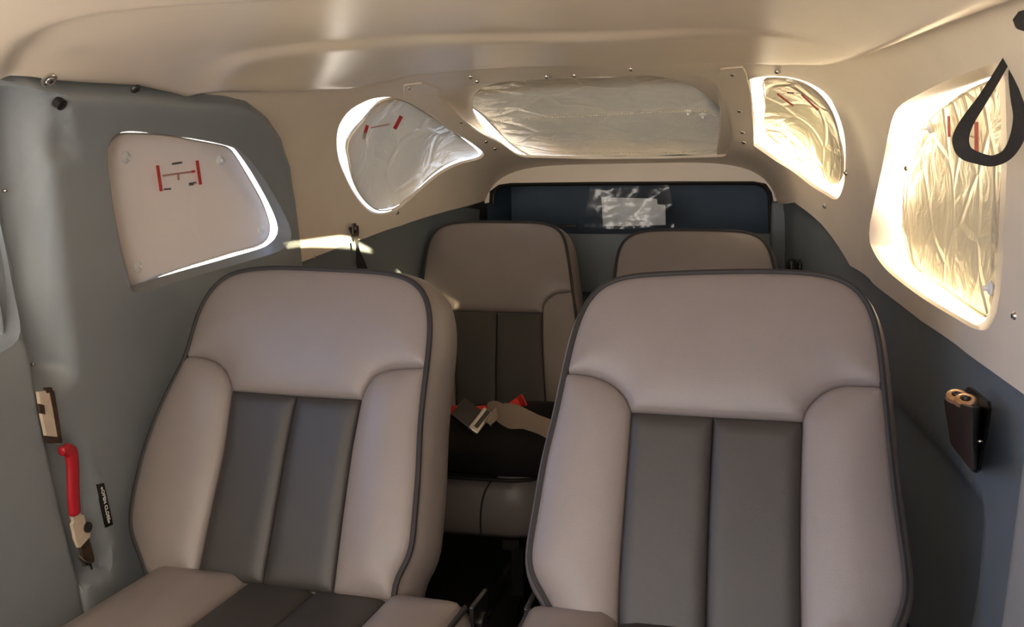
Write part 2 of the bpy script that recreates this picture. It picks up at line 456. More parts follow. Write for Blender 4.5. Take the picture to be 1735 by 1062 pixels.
win_rear = Win([(744,163),(748,154),(762,151),(830,141),(950,132),(1100,127),(1169,127),(1203,134),(1217,150),(1231,197),(1238,231),(1232,259),(1221,266),(1148,268),(1073,269),(979,269),(895,267),(875,262),(848,243),(808,220),(770,190)],
               [(748,165),(752,157),(764,154),(830,144),(950,135),(1100,130),(1166,130),(1199,137),(1213,152),(1227,198),(1234,231),(1228,256),(1219,262),(1148,264),(1073,265),(979,265),(897,263),(878,258),(852,240),(812,218),(775,190)], 0.0)
win_rq = Win(z4([(818,150),(850,136),(1000,134),(1085,158),(1166,207),(1216,288),(1251,400),(1257,500),(1247,622),(1218,682),(1178,672),(1078,607),(948,517),(846,446),(842,400),(824,240)]),
             z4([(832,154),(856,144),(1000,142),(1080,165),(1158,213),(1207,292),(1242,402),(1248,500),(1238,618),(1212,672),(1182,662),(1083,597),(954,507),(857,438),(853,400),(838,240)]), 0.0)
win_right = Win([(1519,186),(1560,158),(1610,134),(1680,109),(1699,114),(1705,200),(1704,330),(1697,470),(1688,530),(1672,558),(1640,552),(1560,503),(1500,455),(1474,412),(1474,378),(1489,310),(1504,235)],
                [(1552,186),(1580,170),(1625,152),(1688,128),(1700,132),(1706,205),(1705,330),(1698,470),(1688,522),(1670,546),(1645,532),(1590,492),(1545,452),(1529,415),(1529,380),(1536,310),(1546,235)], 0.0)
win_door = Win([(-800,330),(-500,265),(-120,245),(-40,280),(-8,350),(8,415),(18,470),(21,520),(14,556),(-4,578),(-60,602),(-500,690),(-800,770)],
               [(-785,338),(-495,275),(-116,255),(-42,288),(-12,355),(3,415),(12,470),(15,518),(9,550),(-8,570),(-62,594),(-495,678),(-785,752)], 0.015, 0.06)

WINS = [win_left, win_lq, win_rear, win_rq, win_right, win_door]
win_left.build(1, M['grey'], 0.0); win_lq.build(2, M['cream'], 0.0); win_rear.build(3, M['cream'], 0.0)
win_rq.build(4, M['cream'], 0.0); win_right.build(5, M['cream'], 0.3); win_door.build(6, M['grey'], 0.0)

# outer skin, closed round the cabin except for the window openings and the windshield end
YF = -0.3
hull_out = [(math.radians(-89.9)*KP, YF)]+[(math.radians(a)*KP, YF) for a in range(-80, 270, 10)]+[(math.radians(269.9)*KP, YF), (math.radians(269.9)*KP, 3.7), (math.radians(-89.9)*KP, 3.7)]
struct(panel('wall_outer', hull_out, 0.06, M['skin'], [w.G for w in WINS], raw=True, h=0.06, thick=0, eh=0.05))
# front bulkhead (instrument panel side, behind the camera): the windshield above it stays open
def xz_panel(name, poly, Y, mt, holes=(), thick=0.01, h=0.06, parent=None, eh=0.03, fn=None):
    P, T, lp, loops = cdt(densify(poly, eh), [densify(q, eh) for q in holes], h)
    ys = np.full(len(P), Y) if fn is None else Y+fn(P)
    v = [Vector((p[0], y, p[1])) for p, y in zip(P, ys)]; f = list(T)
    if thick:
        for L in lp:
            k = len(v); n = len(L); v += [Vector((P[i][0], ys[i]+thick, P[i][1])) for i in L]
            f += [(L[j], L[(j+1) % n], k+(j+1) % n, k+j) for j in range(n)]
    return auto(mesh_obj(name, v, f, mt, parent), 50)
def section(Y, d, a0, a1, st=3):
    return [(p.x, p.z) for p in (pos(math.radians(a), Y, d) for a in np.arange(a0, a1+0.01, st))]
c_ = section(YF, 0.06, 14, 166)
struct(xz_panel('wall_front', [q for q in section(YF, 0.06, -88, 4)]+[(0.6, 0.76), (-0.6, 0.76)]+section(YF, 0.06, 176, 268), YF, M['grey_low']))
full = section(3.7, 0.06, -89, 269, 4)
struct(xz_panel('wall_rear', full, 3.7, M['navy']))
# floor
fl = MB(); fl.box((0, 1.7, -0.02), (0.76, 0, 0), (0, 2.0, 0), (0, 0, 0.02)); struct(fl.obj('floor', M['carpet'], smooth=False))

# ------------------------------------------------------------------ walls
def sm2(pts, d, k=5, closed=True): return catmull([Vector(p) for p in to2(pts, d)], closed, k)
# ceiling
ceil_edge = [(-330,110),(-150,140),(0,150),(75,153),(110,158),(165,161),(250,164),(310,176),(332,182),(348,174),(372,166),(430,166),(520,164),(590,158),(640,149),(700,134),(800,124),(950,113),(1100,107),(1220,105),(1262,109),(1330,115),(1390,117),(1420,114),(1500,88),(1600,51),(1735,4),(1860,-42)]
DC = -0.036
ce2 = to2(ceil_edge, DC)
def sweep_aft(pts, a_end):
    """region of the ceiling aft of a traced crease, carried on across to the right side"""
    q = to2(pts, DC); y = q[-1][1]; k = lambda a: math.radians(a)*KP
    return q+[(k(a), y) for a in (70, 40, a_end, -10)]+[(k(-10), 3.3), (k(182), 3.3), (k(182), q[0][1])]
scoopA = sweep_aft([(14,152),(20,118),(40,84),(80,56),(130,39),(200,27),(300,17),(450,9),(620,3),(800,-8)], 20)
scoopB = sweep_aft([(352,176),(357,148),(378,122),(410,106),(470,97),(600,85),(750,74),(950,62),(1150,52)], 20)
front = [(math.radians(a)*KP, YF) for a in (38, 60, 90, 120, 142)]
struct(panel('ceiling', ce2+front, DC, M['headliner'], raw=True, h=0.020, thick=0.03, rnd=(0.03, 0.010), disp=[(scoopA, 0.014, 0.05, 105, 70), (scoopB, -0.010, 0.05, 80, 48)], eh=0.012))

# cream lining of the rear cabin and right side
low_left = [(470,452),(506,446),(560,425),(620,403),(680,382),(760,357),(822,339)]
low_right = [(1328,340),(1346,343),(1372,362),(1392,380),(1412,405),(1440,450),(1480,481),(1560,543),(1640,600),(1735,668),(1850,752),(1985,850)]
l2 = to2(low_left[1:], 0.0); r2 = to2(low_right, 0.0)
pa = l2[-1][0]/KP; pb = r2[0][0]/KP
l2[-1] = (l2[-1][0], YB); r2[0] = (r2[0][0], YB)
back = [((pa+(pb-pa)*k/24)*KP, YB) for k in range(1, 24)]
endphi = r2[-1][0]
cream_poly = l2+back+r2+[(endphi, YF), (math.radians(60)*KP, YF), (math.radians(60)*KP, 1.2), (math.radians(100)*KP, 1.3)]+to2([(330,150),(372,172),(402,189),(434,199),(456,216),(475,243),(489,287),(498,340),(505,395),(508,440)], 0.0)
struct(panel('wall_right', cream_poly, 0.0, M['cream'], [win_lq.H, win_rear.H, win_rq.H, win_right.H], raw=True, h=0.03, thick=0.008))
# grey left panel with its window, latch pocket and jamb recess
gp = [(22,158),(70,158),(130,165),(250,171),(340,180),(400,183),(436,191),(462,209),(482,238),(497,285),(505,340),(512,395),(516,440),(519,480),(540,640)]
g2 = to2(gp, DL)
edgeL = [(-6,150),(-4,260),(3,330),(30,462),(55,612),(80,742),(106,862),(136,975),(152,1062)]
e2 = to2(edgeL, DL)
jamb = sm2([(-40,175),(30,172),(62,178),(76,220),(88,400),(101,520),(112,600),(113,638),(78,652),(55,640),(30,500),(-40,400)], DL)
pocket = to2([(85,750),(135,746),(150,800),(170,880),(190,955),(150,985),(100,985)], DL)
notch = to2([(72,168),(100,166),(112,180),(128,262),(92,270)], DL)
g_poly = g2+[(math.radians(212)*KP, g2[-1][1]), (math.radians(212)*KP, e2[-1][1]-0.12)]+e2[::-1]
struct(panel('wall_left', g_poly, DL, M['grey'], [win_left.H], raw=True, h=0.014, thick=0.034, rnd=(0.022, 0.012), eh=0.012,
             disp=[(jamb, 0.055, 0.045), (pocket, 0.020, 0.012), (notch, 0.010, 0.012)]))
# door panel at far left
edgeD = [(-8,150),(-6,260),(1,330),(28,462),(53,612),(78,742),(104,862),(133,975),(149,1062)]
edgeD = edgeD[:5]+[(59,642),(65,675),(71,707)]+edgeD[5:]
f0, f1 = hit2(30, 455, 0.015)[0], hit2(58, 645, -0.026)[0]
dd_ = lambda f: 0.015-0.041*float(sstep((f-f0)/(f1-f0)))
d2 = []
for q in edgeD:
    x_ = 0.015
    for _ in range(5): x_ = dd_(hit2(q[0], q[1], x_)[0])
    d2.append(hit2(q[0], q[1], x_))
door_poly = d2+[(math.radians(215)*KP, d2[-1][1]-0.08), (math.radians(215)*KP, 0.2), (math.radians(145)*KP, 0.2), (d2[0][0], d2[0][1]-0.02)]
struct(panel('door_1', door_poly, 0.015, M['grey'], [win_door.H], raw=True, h=0.03, thick=0.03, rnd=(0.012, 0.006), fn=lambda P: -0.041*sstep((P[:, 0]-f0)/(f1-f0))))
# dark lower sides
def wrect(a0, a1, y0, y1): return [(math.radians(a0)*KP, y0), (math.radians(a0)*KP, y1), (math.radians(a1)*KP, y1), (math.radians(a1)*KP, y0)]
def low_trim(edge, a1):
    q = to2([(x, y-12) for x, y in edge], 0.012); q = sorted(q, key=lambda p: p[1]); k = math.radians(a1)*KP
    q = [p for p in q if p[1] < YB-0.02]
    return q+[(q[-1][0], YB), (k, YB), (k, q[0][1] if a1 > 100 else YF)]+([] if a1 > 100 else [(q[0][0], YF)])
ledge = to2([(1500,668),(1520,690),(1655,856),(1664,880),(1655,930),(1640,1100),(1470,1100),(1440,700)], 0.012)
struct(panel('trim_1', low_trim(low_right, -60), 0.012, M['grey_low'], raw=True, h=0.025, thick=0.004, disp=[(ledge, 0.03, 0.02)], eh=0.03))
struct(panel('trim_2', low_trim(low_left[1:], 240), 0.012, M['grey_low'], raw=True, h=0.04, thick=0.004, eh=0.03))
pp = to2([(1760,655),(1738,690),(1722,800),(1705,930),(1688,1062),(1670,1200)], -0.008)
struct(panel('trim_3', pp+[(math.radians(-50)*KP, pp[-1][1]-0.02), (math.radians(-50)*KP, 0.1), (pp[0][0], 0.1)], -0.008, M['post'], raw=True, h=0.03, thick=0.02, rnd=(0.03, 0.012)))
# flat cover strips either side of the rear window
struct(panel('trim_4', z3([(560,150),(640,140),(720,170),(715,200),(860,340),(1000,420),(930,455),(850,400),(740,320),(640,240),(560,205)]), -0.003, M['cream'], h=0.03, thick=0.004))
struct(panel('trim_5', z4([(690,100),(790,92),(812,150),(835,300),(842,440),(750,440),(745,380),(735,300),(700,180),(675,130)]), -0.003, M['cream'], h=0.03, thick=0.004))

# ------------------------------------------------------------------ bulkhead and baggage bay
def bp(px, py, Y=YB):
    P = plane_hit(px, py, (0, Y, 0), (0, 1, 0)); return (P.x, P.z)
op = [bp(*q) for q in [(836,392),(835,345),(837,326),(848,316),(865,313),(1000,311),(1150,310),(1275,310),(1293,314),(1303,328),(1305,350),(1306,392)]]
opening = [Vector(p) for p in op]
zt = bp(1000, 343)[1]
up_arc = [q for q in section(YB, 0.004, 0, 180, 2) if q[1] > zt+0.002]
xr = up_arc[0][0]; xl = up_arc[-1][0]
struct(xz_panel('wall_back', up_arc+[(xl, zt), bp(829,343), bp(830,324), bp(845,313), bp(865,310), bp(1000,308), bp(1150,307), bp(1277,307), bp(1298,311), bp(1308,326), bp(1311,343), (xr, zt)], YB-0.004, M['cream'], thick=0.01, h=0.03, eh=0.012))
lowsec = section(YB, 0.05, 0, 360-0.1, 3)
lowp = [q for q in lowsec if q[1] < zt+0.03]
lowp = section(YB, 0.05, -80, 8, 3)+[bp(1350,335), bp(1318,335)]
struct(xz_panel('trim_6', section(YB, 0.05, -80, 12, 3)+section(YB, 0.05, 168, 260, 3), YB+0.006, M['grey_low'], [opening], thick=0.012, h=0.05, eh=0.012))
# lining of the bay behind the opening
b0, b1 = bp(822, 300), bp(1320, 400)
x0, x1, ztop, zbot = b0[0], b1[0], b0[1], b1[1]
yb = 3.52
bay = MB()
c1 = [(x0, YB+0.02, zbot), (x1, YB+0.02, zbot), (x1, YB+0.02, ztop), (x0, YB+0.02, ztop)]
c2 = [(x0, yb, zbot-0.02), (x1, yb, zbot-0.02), (x1, yb, ztop), (x0, yb, ztop)]
bay.add(c1+c2, [(0, 1, 5, 4), (1, 2, 6, 5), (2, 3, 7, 6), (3, 0, 4, 7), (4, 5, 6, 7)])
struct(bay.obj('trim_7', M['navy'], smooth=False))
g = MB(); g.tube([Vector((p.x, YB+0.001, p.y)) for p in catmull([Vector(q) for q in op[1:]], False, 5)], 0.007, 8)
struct(g.obj('trim_8', M['black']))
pr = bp(1324, 400); 
g = MB(); g.box((pr[0], YB-0.012, bp(1324,420)[1]), (0.034, 0, 0), (0, 0.012, 0), (0, 0, 0.15)); struct(g.obj('trim_9', M['grey_low'], bevel=0.008))
# dark shelf edge below the opening
g = MB(); a_, b_ = bp(836, 396), bp(1306, 396)
g.box(((a_[0]+b_[0])/2, YB-0.004, a_[1]-0.10), ((b_[0]-a_[0])/2, 0, 0), (0, 0.006, 0), (0, 0, 0.10)); struct(g.obj('trim_10', M['grey_low'], bevel=0.004))
g = MB(); q = bp(962, 383); g.box((q[0], YB-0.006, q[1]), (0.033, 0, 0), (0, 0.006, 0), (0, 0, 0.006))  # raised black bar standing in for a dark slot
tag(g.obj('black_slot', M['black'], loc=(q[0], YB, q[1]), bevel=0.002), 'small flat black slot on lower lip of the baggage opening', 'slot')

# ------------------------------------------------------------------ window shades
def folds(seed, n, amp, sc=0.25):
    rg = random.Random(seed); L = [(rg.uniform(0, math.pi), rg.uniform(0, 1), rg.uniform(0.3, 1)) for _ in range(n)]
    def fn(P):
        out = np.zeros(len(P))
        for a, ph, w in L:
            s = (P[:, 0]*math.cos(a)+P[:, 1]*math.sin(a))/sc+ph
            out += w*np.abs((s % 1)-0.5)
        return (out-out.mean())*amp
    return fn
def shade(label, poly, d, mt, seed, bars=(), text=(), cups=(), seams=(), amp=0.006, thick=0.003, smooth=True):
    o2 = catmull([Vector(p) for p in to2(poly, d)], True, 5)
    c = p2(sum(o2, Vector((0, 0)))/len(o2), d)
    fn = folds(seed, 5, amp)
    root = tag(empty('window_shade', c), label, 'sun shade', 'foil sun shades in the cabin windows')
    panel('shade_sheet', o2, d, mt, raw=True, h=0.009, thick=thick, parent=root, eh=0.01, fn=fn)
    # quilted hem: rope of thread round the rim
    hem = resample(o2, h=0.012)
    MB().tube([p2(p, d+fn(np.array([[p.x, p.y]]))[0]) for p in hem], 0.0022, 6, closed=True).obj('hem', mt, root)
    def on(px, py, lift): 
        q = hit2(px, py, d); return p2(q, d+fn(np.array([q]))[0]-lift)
    def bar(p, q, w, mt_, name, lift=0.009):
        k = 8; path = [(p[0]+(q[0]-p[0])*i/k, p[1]+(q[1]-p[1])*i/k) for i in range(k+1)]
        L = math.hypot(q[0]-p[0], q[1]-p[1]); nx, ny = -(q[1]-p[1])/L*w/2, (q[0]-p[0])/L*w/2
        mb = MB(); mb.grid([[on(x-nx, y-ny, lift), on(x+nx, y+ny, lift), on(x+nx, y+ny, lift-0.001), on(x-nx, y-ny, lift-0.001)] for x, y in path], cap0=True, cap1=True)
        mb.obj(name, mt_, root, smooth=False)
    for p, q, w in bars: bar(p, q, w, M['inkred'], 'printed_red_bar')
    for p, q, w, k in text: bar(p, q, w, M[k], 'printed_mark')
    for p in cups:
        q = hit2(p[0], p[1], d); n = normal(q[0]/KP, q[1]); o = on(p[0], p[1], 0.001)
        MB().lathe([(0.004, -0.002), (0.011, 0.0), (0.012, 0.002), (0.008, 0.005), (0.004, 0.006), (0.004, 0.011), (0.0, 0.012)], o, n, 18).obj('suction_cup', M['clear_cup'], root)
    for pts in seams:
        path = resample([Vector(on(x, y, 0.005)) for x, y in densify([Vector(p) for p in pts], 6, False)], h=0.008, closed=False)
        mb = MB()
        for a, b in zip(path[:-1], path[1:]): mb.tube([a, a.lerp(b, 0.25), a.lerp(b, 0.7)], [0.001, 0.0022, 0.001], 5)
        mb.obj('stitched_seam', M['thread'], root)
    return root
M['clear_cup'] = mat('clear_suction_cup', (0.85, 0.84, 0.82, 1), 0.12, spec=0.8)
shade('beige sun shade with printed red bars in the left side window of the grey wall',
      z1([(419,352),(434,322),(474,294),(545,292),(640,298),(760,319),(880,343),(910,366),(966,455),(1022,555),(1052,640),(1050,690),(1022,722),(900,758),(700,820),(600,857),(532,894),(512,890),(488,800),(456,670),(427,500),(415,400)]),
      0.045, M['shade_matte'], 3,
      bars=[((260,276),(266.5,320),5), ((327.5,268),(333.5,309),5)],
      text=[((285,273.5),(302,271),3,'inkgrey'), ((269,294),(296,290),2.5,'inkpale'), ((296,290),(323,286.5),2.5,'inkpale'), ((295,291),(296,301),3,'inkpale'), ((318,287),(324,286.3),3.5,'inkred'),
            ((271,317),(283,316),2.2,'inkgrey'), ((314,307.5),(326,305.5),2.2,'inkgrey'), ((314,310),(322,309),1.6,'inkgrey')],
      cups=[(211,266),(371,271),(440,390),(232,452)], seams=[z1([(534,880),(600,848),(700,815),(900,755),(1010,728)])], amp=0.004)
shade('crumpled silver shade bulging in the left rear quarter window',
      z3([(455,222),(540,217),(640,268),(770,356),(900,462),(800,490),(655,588),(552,688),(495,722),(425,720),(365,665),(322,590),(297,480),(288,440),(300,385),(368,302)]),
      0.035, M['shade_silver'], 5,
      bars=[((618,208),(610,232),5), ((676,192),(664,214),6)], text=[((624,212),(655,206),1.6,'inkpale')], amp=0.016)
shade('wide silver shade with stitched seams across the centre rear window',
      [(777,166),(786,153),(840,141),(950,132),(1100,127),(1150,126),(1180,134),(1203,153),(1226,198),(1234,231),(1228,256),(1217,262),(1148,265),(1073,266),(979,266),(915,266),(885,258),(862,241),(847,226),(814,192)],
      0.035, M['shade_silver'], 8, cups=[(848,186),(1191,194),(1166,188)],
      seams=[[(830,204),(900,198),(1000,193),(1100,187),(1200,185),(1226,200)], [(985,258),(1070,257),(1150,256),(1215,254)]], amp=0.008)
shade('small sunlit yellowish shade in the right rear quarter window',
      z4([(888,148),(1000,146),(1095,182),(1172,258),(1226,410),(1238,500),(1228,600),(1190,610),(1100,545),(1020,487),(945,425),(892,380),(895,280)]),
      0.035, M['shade_warm'], 11,
      bars=[((1321,153),(1349,174),2.5), ((1363,154),(1391,181),2.5)], text=[((1338,151),(1350,152),1.6,'inkgrey')], amp=0.010)
shade('tall sunlit shade behind the hanging black strap in the right side window',
      [(1560,224),(1576,202),(1602,180),(1640,154),(1690,133),(1700,138),(1706,205),(1705,330),(1698,470),(1688,514),(1670,536),(1645,522),(1592,483),(1548,450),(1536,415),(1530,376),(1533,310),(1544,246)],
      0.045, M['shade_tall'], 14,
      bars=[((1617,190),(1617.5,226),4), ((1665,200),(1665,262),6)], text=[((1645,222),(1660,226),2,'inkpale'), ((1651,251),(1659,257),5,'inkgrey')],
      cups=[(1577,215),(1681,488)], amp=0.006)
shade('edge of a pale shade in the front door window at far left',
      [(-110,420),(-46,420),(-20,420),(0,425),(8,470),(12,518),(6,545),(-10,562),(-62,582),(-300,625),(-380,540),(-340,440)],
      0.035, M['shade_matte'], 17, amp=0.006)

# ------------------------------------------------------------------ seats
class Plane:
    def __init__(s, Y, r, yw):
        s.O = Vector((CAM.x, Y, CAM.z)); s.a = Vector((math.cos(yw), math.sin(yw), 0))
        b0 = Vector((-math.sin(yw), math.cos(yw), 0)); s.v = Vector((0, 0, math.cos(r)))+b0*math.sin(r)
        s.n = s.a.cross(s.v).normalized(); s.b0 = b0
    def uv(s, px, py):
        P = plane_hit(px, py, s.O, s.n)-s.O; return Vector((P.dot(s.a), P.dot(s.v)))
    def P(s, u, v, w=0): return s.O+s.a*u+s.v*v+s.n*w
def pillow(name, pl, poly, Hh, R, mt, parent, base=None, h=0.014, sink=0.003):
    P, T, lp, loops = cdt(densify(poly, 0.011), [], h, [R*k for k in (0.04, 0.12, 0.25)])
    q = dist(P, loops[0]); t = np.clip(q/R, 0, 1)
    w = -sink+Hh*np.sqrt(np.clip(1-(1-t)**2, 0, 1))
    if base is not None: w = w+base(P)
    v = [pl.P(p[0], p[1], x) for p, x in zip(P, w)]; f = list(T)
    for L in lp:
        k = len(v); n = len(L); v += [pl.P(P[i][0], P[i][1], w[i]-0.02) for i in L]
        f += [(L[j], L[(j+1) % n], k+(j+1) % n, k+j) for j in range(n)]
    return auto(mesh_obj(name, v, f, mt, parent), 60)
def off_loop(L, dlt):
    """push a closed 2-d loop outward"""
    n = len(L); A = sum(L[i].x*L[(i+1) % n].y-L[(i+1) % n].x*L[i].y for i in range(n)); sg = 1 if A > 0 else -1
    out = []
    for i in range(n):
        t = L[(i+1) % n]-L[i-1]
        if t.length < 1e-9: out.append(L[i].copy()); continue
        t.normalize(); out.append(L[i]+Vector((t.y, -t.x))*sg*dlt)
    return out

def soften(L, it=12):
    L = resample(L, h=0.008, closed=False)
    for _ in range(it): L = [L[0]]+[L[i]*0.5+(L[i-1]+L[i+1])*0.25 for i in range(1, len(L)-1)]+[L[-1]]
    return L
def seat(name, label, pl, rim_open, bottom, seamL, seamR, head_bot, insL, cen, insR, depth, cushion, parent_loc, k=1.0, boxw=0.014, head_h=0.019):
    """pixel tracings of the back: rim_open (bottom left, over the top, to bottom right), seams and insert edges"""
    U = lambda pts: [pl.uv(*p) if not isinstance(p, Vector) else p for p in pts]
    rim = soften(catmull(U(rim_open), False, 5)); bot = U(bottom)
    root = empty(name, parent_loc); tag(root, label, 'seat', 'leather cabin seats')
    sl = catmull(U(seamL), False, 5); sr = catmull(U(seamR), False, 5); hb = U(head_bot)
    iL = catmull(U(insL), False, 4); ce = catmull(U(cen), False, 4); iR = catmull(U(insR), False, 4)
    # split the rim where the seams meet it
    near = lambda q: min(range(len(rim)), key=lambda i: (rim[i]-q).length)
    a, b = near(sl[0]), near(sr[0]); mid_top = len(rim)
    loop = densify(rim+bot, 0.014)
    loop = resample(loop, h=0.014)
    # shell: boxing and back of the seat
    prof = [(0.0, -0.004), (boxw*0.5, -0.012), (boxw, -0.03), (boxw*1.5, -0.06), (boxw*1.4, -0.085), (boxw*0.6, -depth+0.008), (-0.012, -depth), (-0.05, -depth-0.008)]
    mb = MB(); rings = [[pl.P(p.x, p.y, w) for p in off_loop(loop, e)] for e, w in [(-0.012, -0.012)]+prof]
    mb.grid(rings, cap1=True, cap0=True)
    back = mb.obj('backrest', M['leather'], root, deg=60)
    umid = (sl[-1].x+sr[-1].x)/2
    # headrest
    hd = rim[a:b+1]+sr[1:]+hb[::-1][1:-1]+sl[::-1][:-1]
    vt = max(p.y for p in rim); vb = hb[0].y
    pillow('headrest_panel', pl, hd, head_h*k, 0.10*k, M['leather'], back, base=lambda P: 0.010*k*sstep((vt-P[:, 1])/(vt-vb)*1.1)*0)
    # bolsters
    bl = rim[:a+1]+sl[1:]+iL[1:]; pillow('side_bolster', pl, bl, 0.022*k, 0.075*k, M['leather'], back)
    br = iR[::-1][:-1]+sr[::-1][:-1]+rim[b:]; pillow('side_bolster', pl, br, 0.022*k, 0.075*k, M['leather'], back)
    t1 = [iL[0]]+[hb[len(hb)//2]]
    pillow('center_panel', pl, iL[::-1]+ce, 0.011*k, 0.022*k, M['leather_dark'], back, h=0.011)
    pillow('center_panel', pl, ce[::-1]+iR, 0.011*k, 0.022*k, M['leather_dark'], back, h=0.011)
    # welt
    w = resample(rim, h=0.012, closed=False)
    w = [p for p in off_loop(w+bot, 0.0)][:len(w)] if False else w
    pm = MB(); pm.tube([pl.P(p.x, p.y, 0.0) for p in w], 0.0052*k, 8); pm.tube([pl.P(p.x, p.y, -0.010) for p in resample(off_loop(rim, 0.0) if False else rim, h=0.012, closed=False)], 0.003*k, 6)
    pm.obj('piping', M['piping'], back)
    for s_ in (sl, sr):
        pass
    # cushion
    cushion(root, pl, iL, ce, iR, rim, k)
    return root

def cushion_builder(z_top, y_front, dz, ulist, y_back, left_ext=0.0):
    """horizontal cushion: ulist = [left, insert left, centre, insert right, right] along the seat's own width"""
    def build(root, pl, iL, ce, iR, rim, k):
        hp = Plane(0, 0, 0); hp.O = Vector((CAM.x, 0, z_top)); hp.a = pl.a; hp.v = pl.b0; hp.n = Vector((0, 0, 1))
        u = ulist; r = 0.06
        yb_, yf = y_back, y_front
        def ro(x0, x1, cornerL, cornerR):
            pts = [Vector((x0, yb_))]
            pts = [Vector((x1, yb_)), Vector((x0, yb_))]
            if cornerL: pts += [Vector((x0, yf+r)), Vector((x0+r*0.3, yf+r*0.3)), Vector((x0+r, yf))]
            else: pts += [Vector((x0, yf))]
            if cornerR: pts += [Vector((x1-r, yf)), Vector((x1-r*0.3, yf+r*0.3)), Vector((x1, yf+r))]
            else: pts += [Vector((x1, yf))]
            return pts
        out = ro(u[0], u[4], True, True)
        loop = resample(densify(out, 0.02), h=0.02)
        mb = MB(); mb.grid([[hp.P(p.x, p.y, w) for p in off_loop(loop, e)] for e, w in [(-0.02, -0.01), (0.0, -0.004), (0.012, -0.02), (0.018, -dz*0.45), (0.008, -dz*0.85), (-0.02, -dz)]], cap0=True, cap1=True)
        body = mb.obj('seat_cushion', M['leather'], root, deg=70)
        pillow('cushion_bolster', hp, ro(u[0], u[1], True, False), 0.030, 0.06, M['leather'], body)
        pillow('cushion_bolster', hp, ro(u[3], u[4], False, True), 0.030, 0.06, M['leather'], body)
        pillow('cushion_insert', hp, ro(u[1], u[2], False, False), 0.013, 0.03, M['leather_dark'], body)
        pillow('cushion_insert', hp, ro(u[2], u[3], False, False), 0.013, 0.03, M['leather_dark'], body)
        MB().tube([hp.P(p.x, p.y, 0.0) for p in resample(densify(out[1:]+[out[0]], 0.02, False), h=0.015, closed=False)], 0.005, 8).obj('cushion_piping', M['piping'], body)
        # pedestal: legs to the floor rails
        for uu in (u[0]+0.07, u[4]-0.07):
            fr = MB(); top = z_top-dz
            for yy in (yf+0.09, yb_-0.06):
                c = hp.P(uu, yy, 0); c.z = top/2+0.006; fr.box(c, hp.a*0.014, hp.v*0.02, Vector((0, 0, top/2-0.006)))
            c = hp.P(uu, (yf+yb_)/2, 0); c.z = 0.035; fr.box(c, hp.a*0.012, hp.v*((yb_-yf)/2-0.02), Vector((0, 0, 0.022)))
            c = hp.P(uu, (yf+yb_)/2, 0); c.z = top-0.012; fr.box(c, hp.a*0.02, hp.v*((yb_-yf)/2-0.01), Vector((0, 0, 0.012)))
            fr.obj('frame_side', M['dark_steel'], root, smooth=False)
        # hinge bracket joining back and cushion
        for uu in (u[0]-0.004, u[4]+0.012):
            hb_ = MB(); c = hp.P(uu, yb_+0.03, -0.045)
            hb_.box(c, hp.a*0.004, hp.v*0.035, Vector((0, 0, 0.05))); hb_.lathe([(0.0, -0.01), (0.016, -0.01), (0.016, 0.006), (0.008, 0.012), (0.0, 0.012)], c+Vector((0, 0, 0.01)), hp.a if uu > 0 else -hp.a, 16)
            hb_.obj('recline_hinge', M['black'], root, bevel=0.002)
    return build

PR = Plane(1.578, 0.4619, 0.0); PL = Plane(1.583, 0.4449, -0.0573)
# right front seat
r_rim = [(968,1100),(950,1062),(937,1037),(919,1001),(899,973),(897,940),(911,859),(925,775),(943,704),(958,632),(973,567),(988,525),(1009,492),(1039,475),(1080,467),(1217,461),(1336,461),(1414,469),(1446,484),(1467,507),(1482,543),(1491,597),(1497,656),(1506,751),(1518,859),(1533,966),(1536,1007),(1530,1032),(1515,1062),(1500,1100)]
r_iL = [(1069.5,698),(1065,763),(1056,882),(1050,966),(1047,1058),(1046,1100)]
r_ce = [(1209,706.5),(1207,740),(1202,847),(1198,966),(1196,1061),(1195,1100)]
r_iR = [(1360,714.5),(1357,817),(1356,942),(1357,1058),(1358,1100)]
rsl = [(958,632),(1003,637),(1039,653),(1059,674),(1069.5,698)]; rsr = [(1497,655),(1431,653),(1402,662),(1378,680),(1365,698),(1360,714.5)]
uR = [PR.uv(*p).x for p in [(899,960),(1047,1058),(1196,1061),(1357,1058),(1533,966)]]
vb = PR.uv(1196, 1075); Pb = PR.P(vb.x, vb.y)
seat('front_seat', 'right front seat, taupe leather with charcoal centre, nearest on the right', PR, r_rim, [(1358,1100),(1195,1100),(1046,1100)],
     rsl, rsr, [(1069.5,698),(1209,706.5),(1360,714.5)], r_iL, r_ce, r_iR, 0.115,
     cushion_builder(Pb.z+0.0, Pb.y-0.46, 0.12, uR, Pb.y+0.02), (CAM.x-0.036, Pb.y-0.2, 0.0))
# left front seat
l_rim = [(250,975),(244,958),(234,928),(222,900),(224,858),(236,799),(251,745),(277,680),(301,632),(316,604),(328,558),(343,516),(364,484),(390,464.5),(426,457),(468,454),(557,457),(617,460),(664,464.5),(694,473),(715,489.5),(727,519),(728.6,567),(723,621),(715,686),(711,739),(709,799),(703,870),(697,936),(691,954),(676,969),(667,989),(667,1018)]
l_iL = [(393,662),(379,763),(361,847),(334,978)]
l_ce = [(503.6,670.5),(489,740),(471,841),(445,992)]
l_iR = [(612,677),(596,763),(581,870),(564,1007)]
lsl = [(316,604),(343,605.5),(367,614.5),(381.5,629),(390,647),(393,662)]; lsr = [(722,623),(664,626),(634.5,638),(620,659),(612,677)]
vl = PL.uv(445, 985); Pl = PL.P(vl.x, vl.y)
uL = [PL.uv(*p).x for p in [(222,900),(334,978),(445,992),(564,1007),(697,945)]]
kk = 0.0
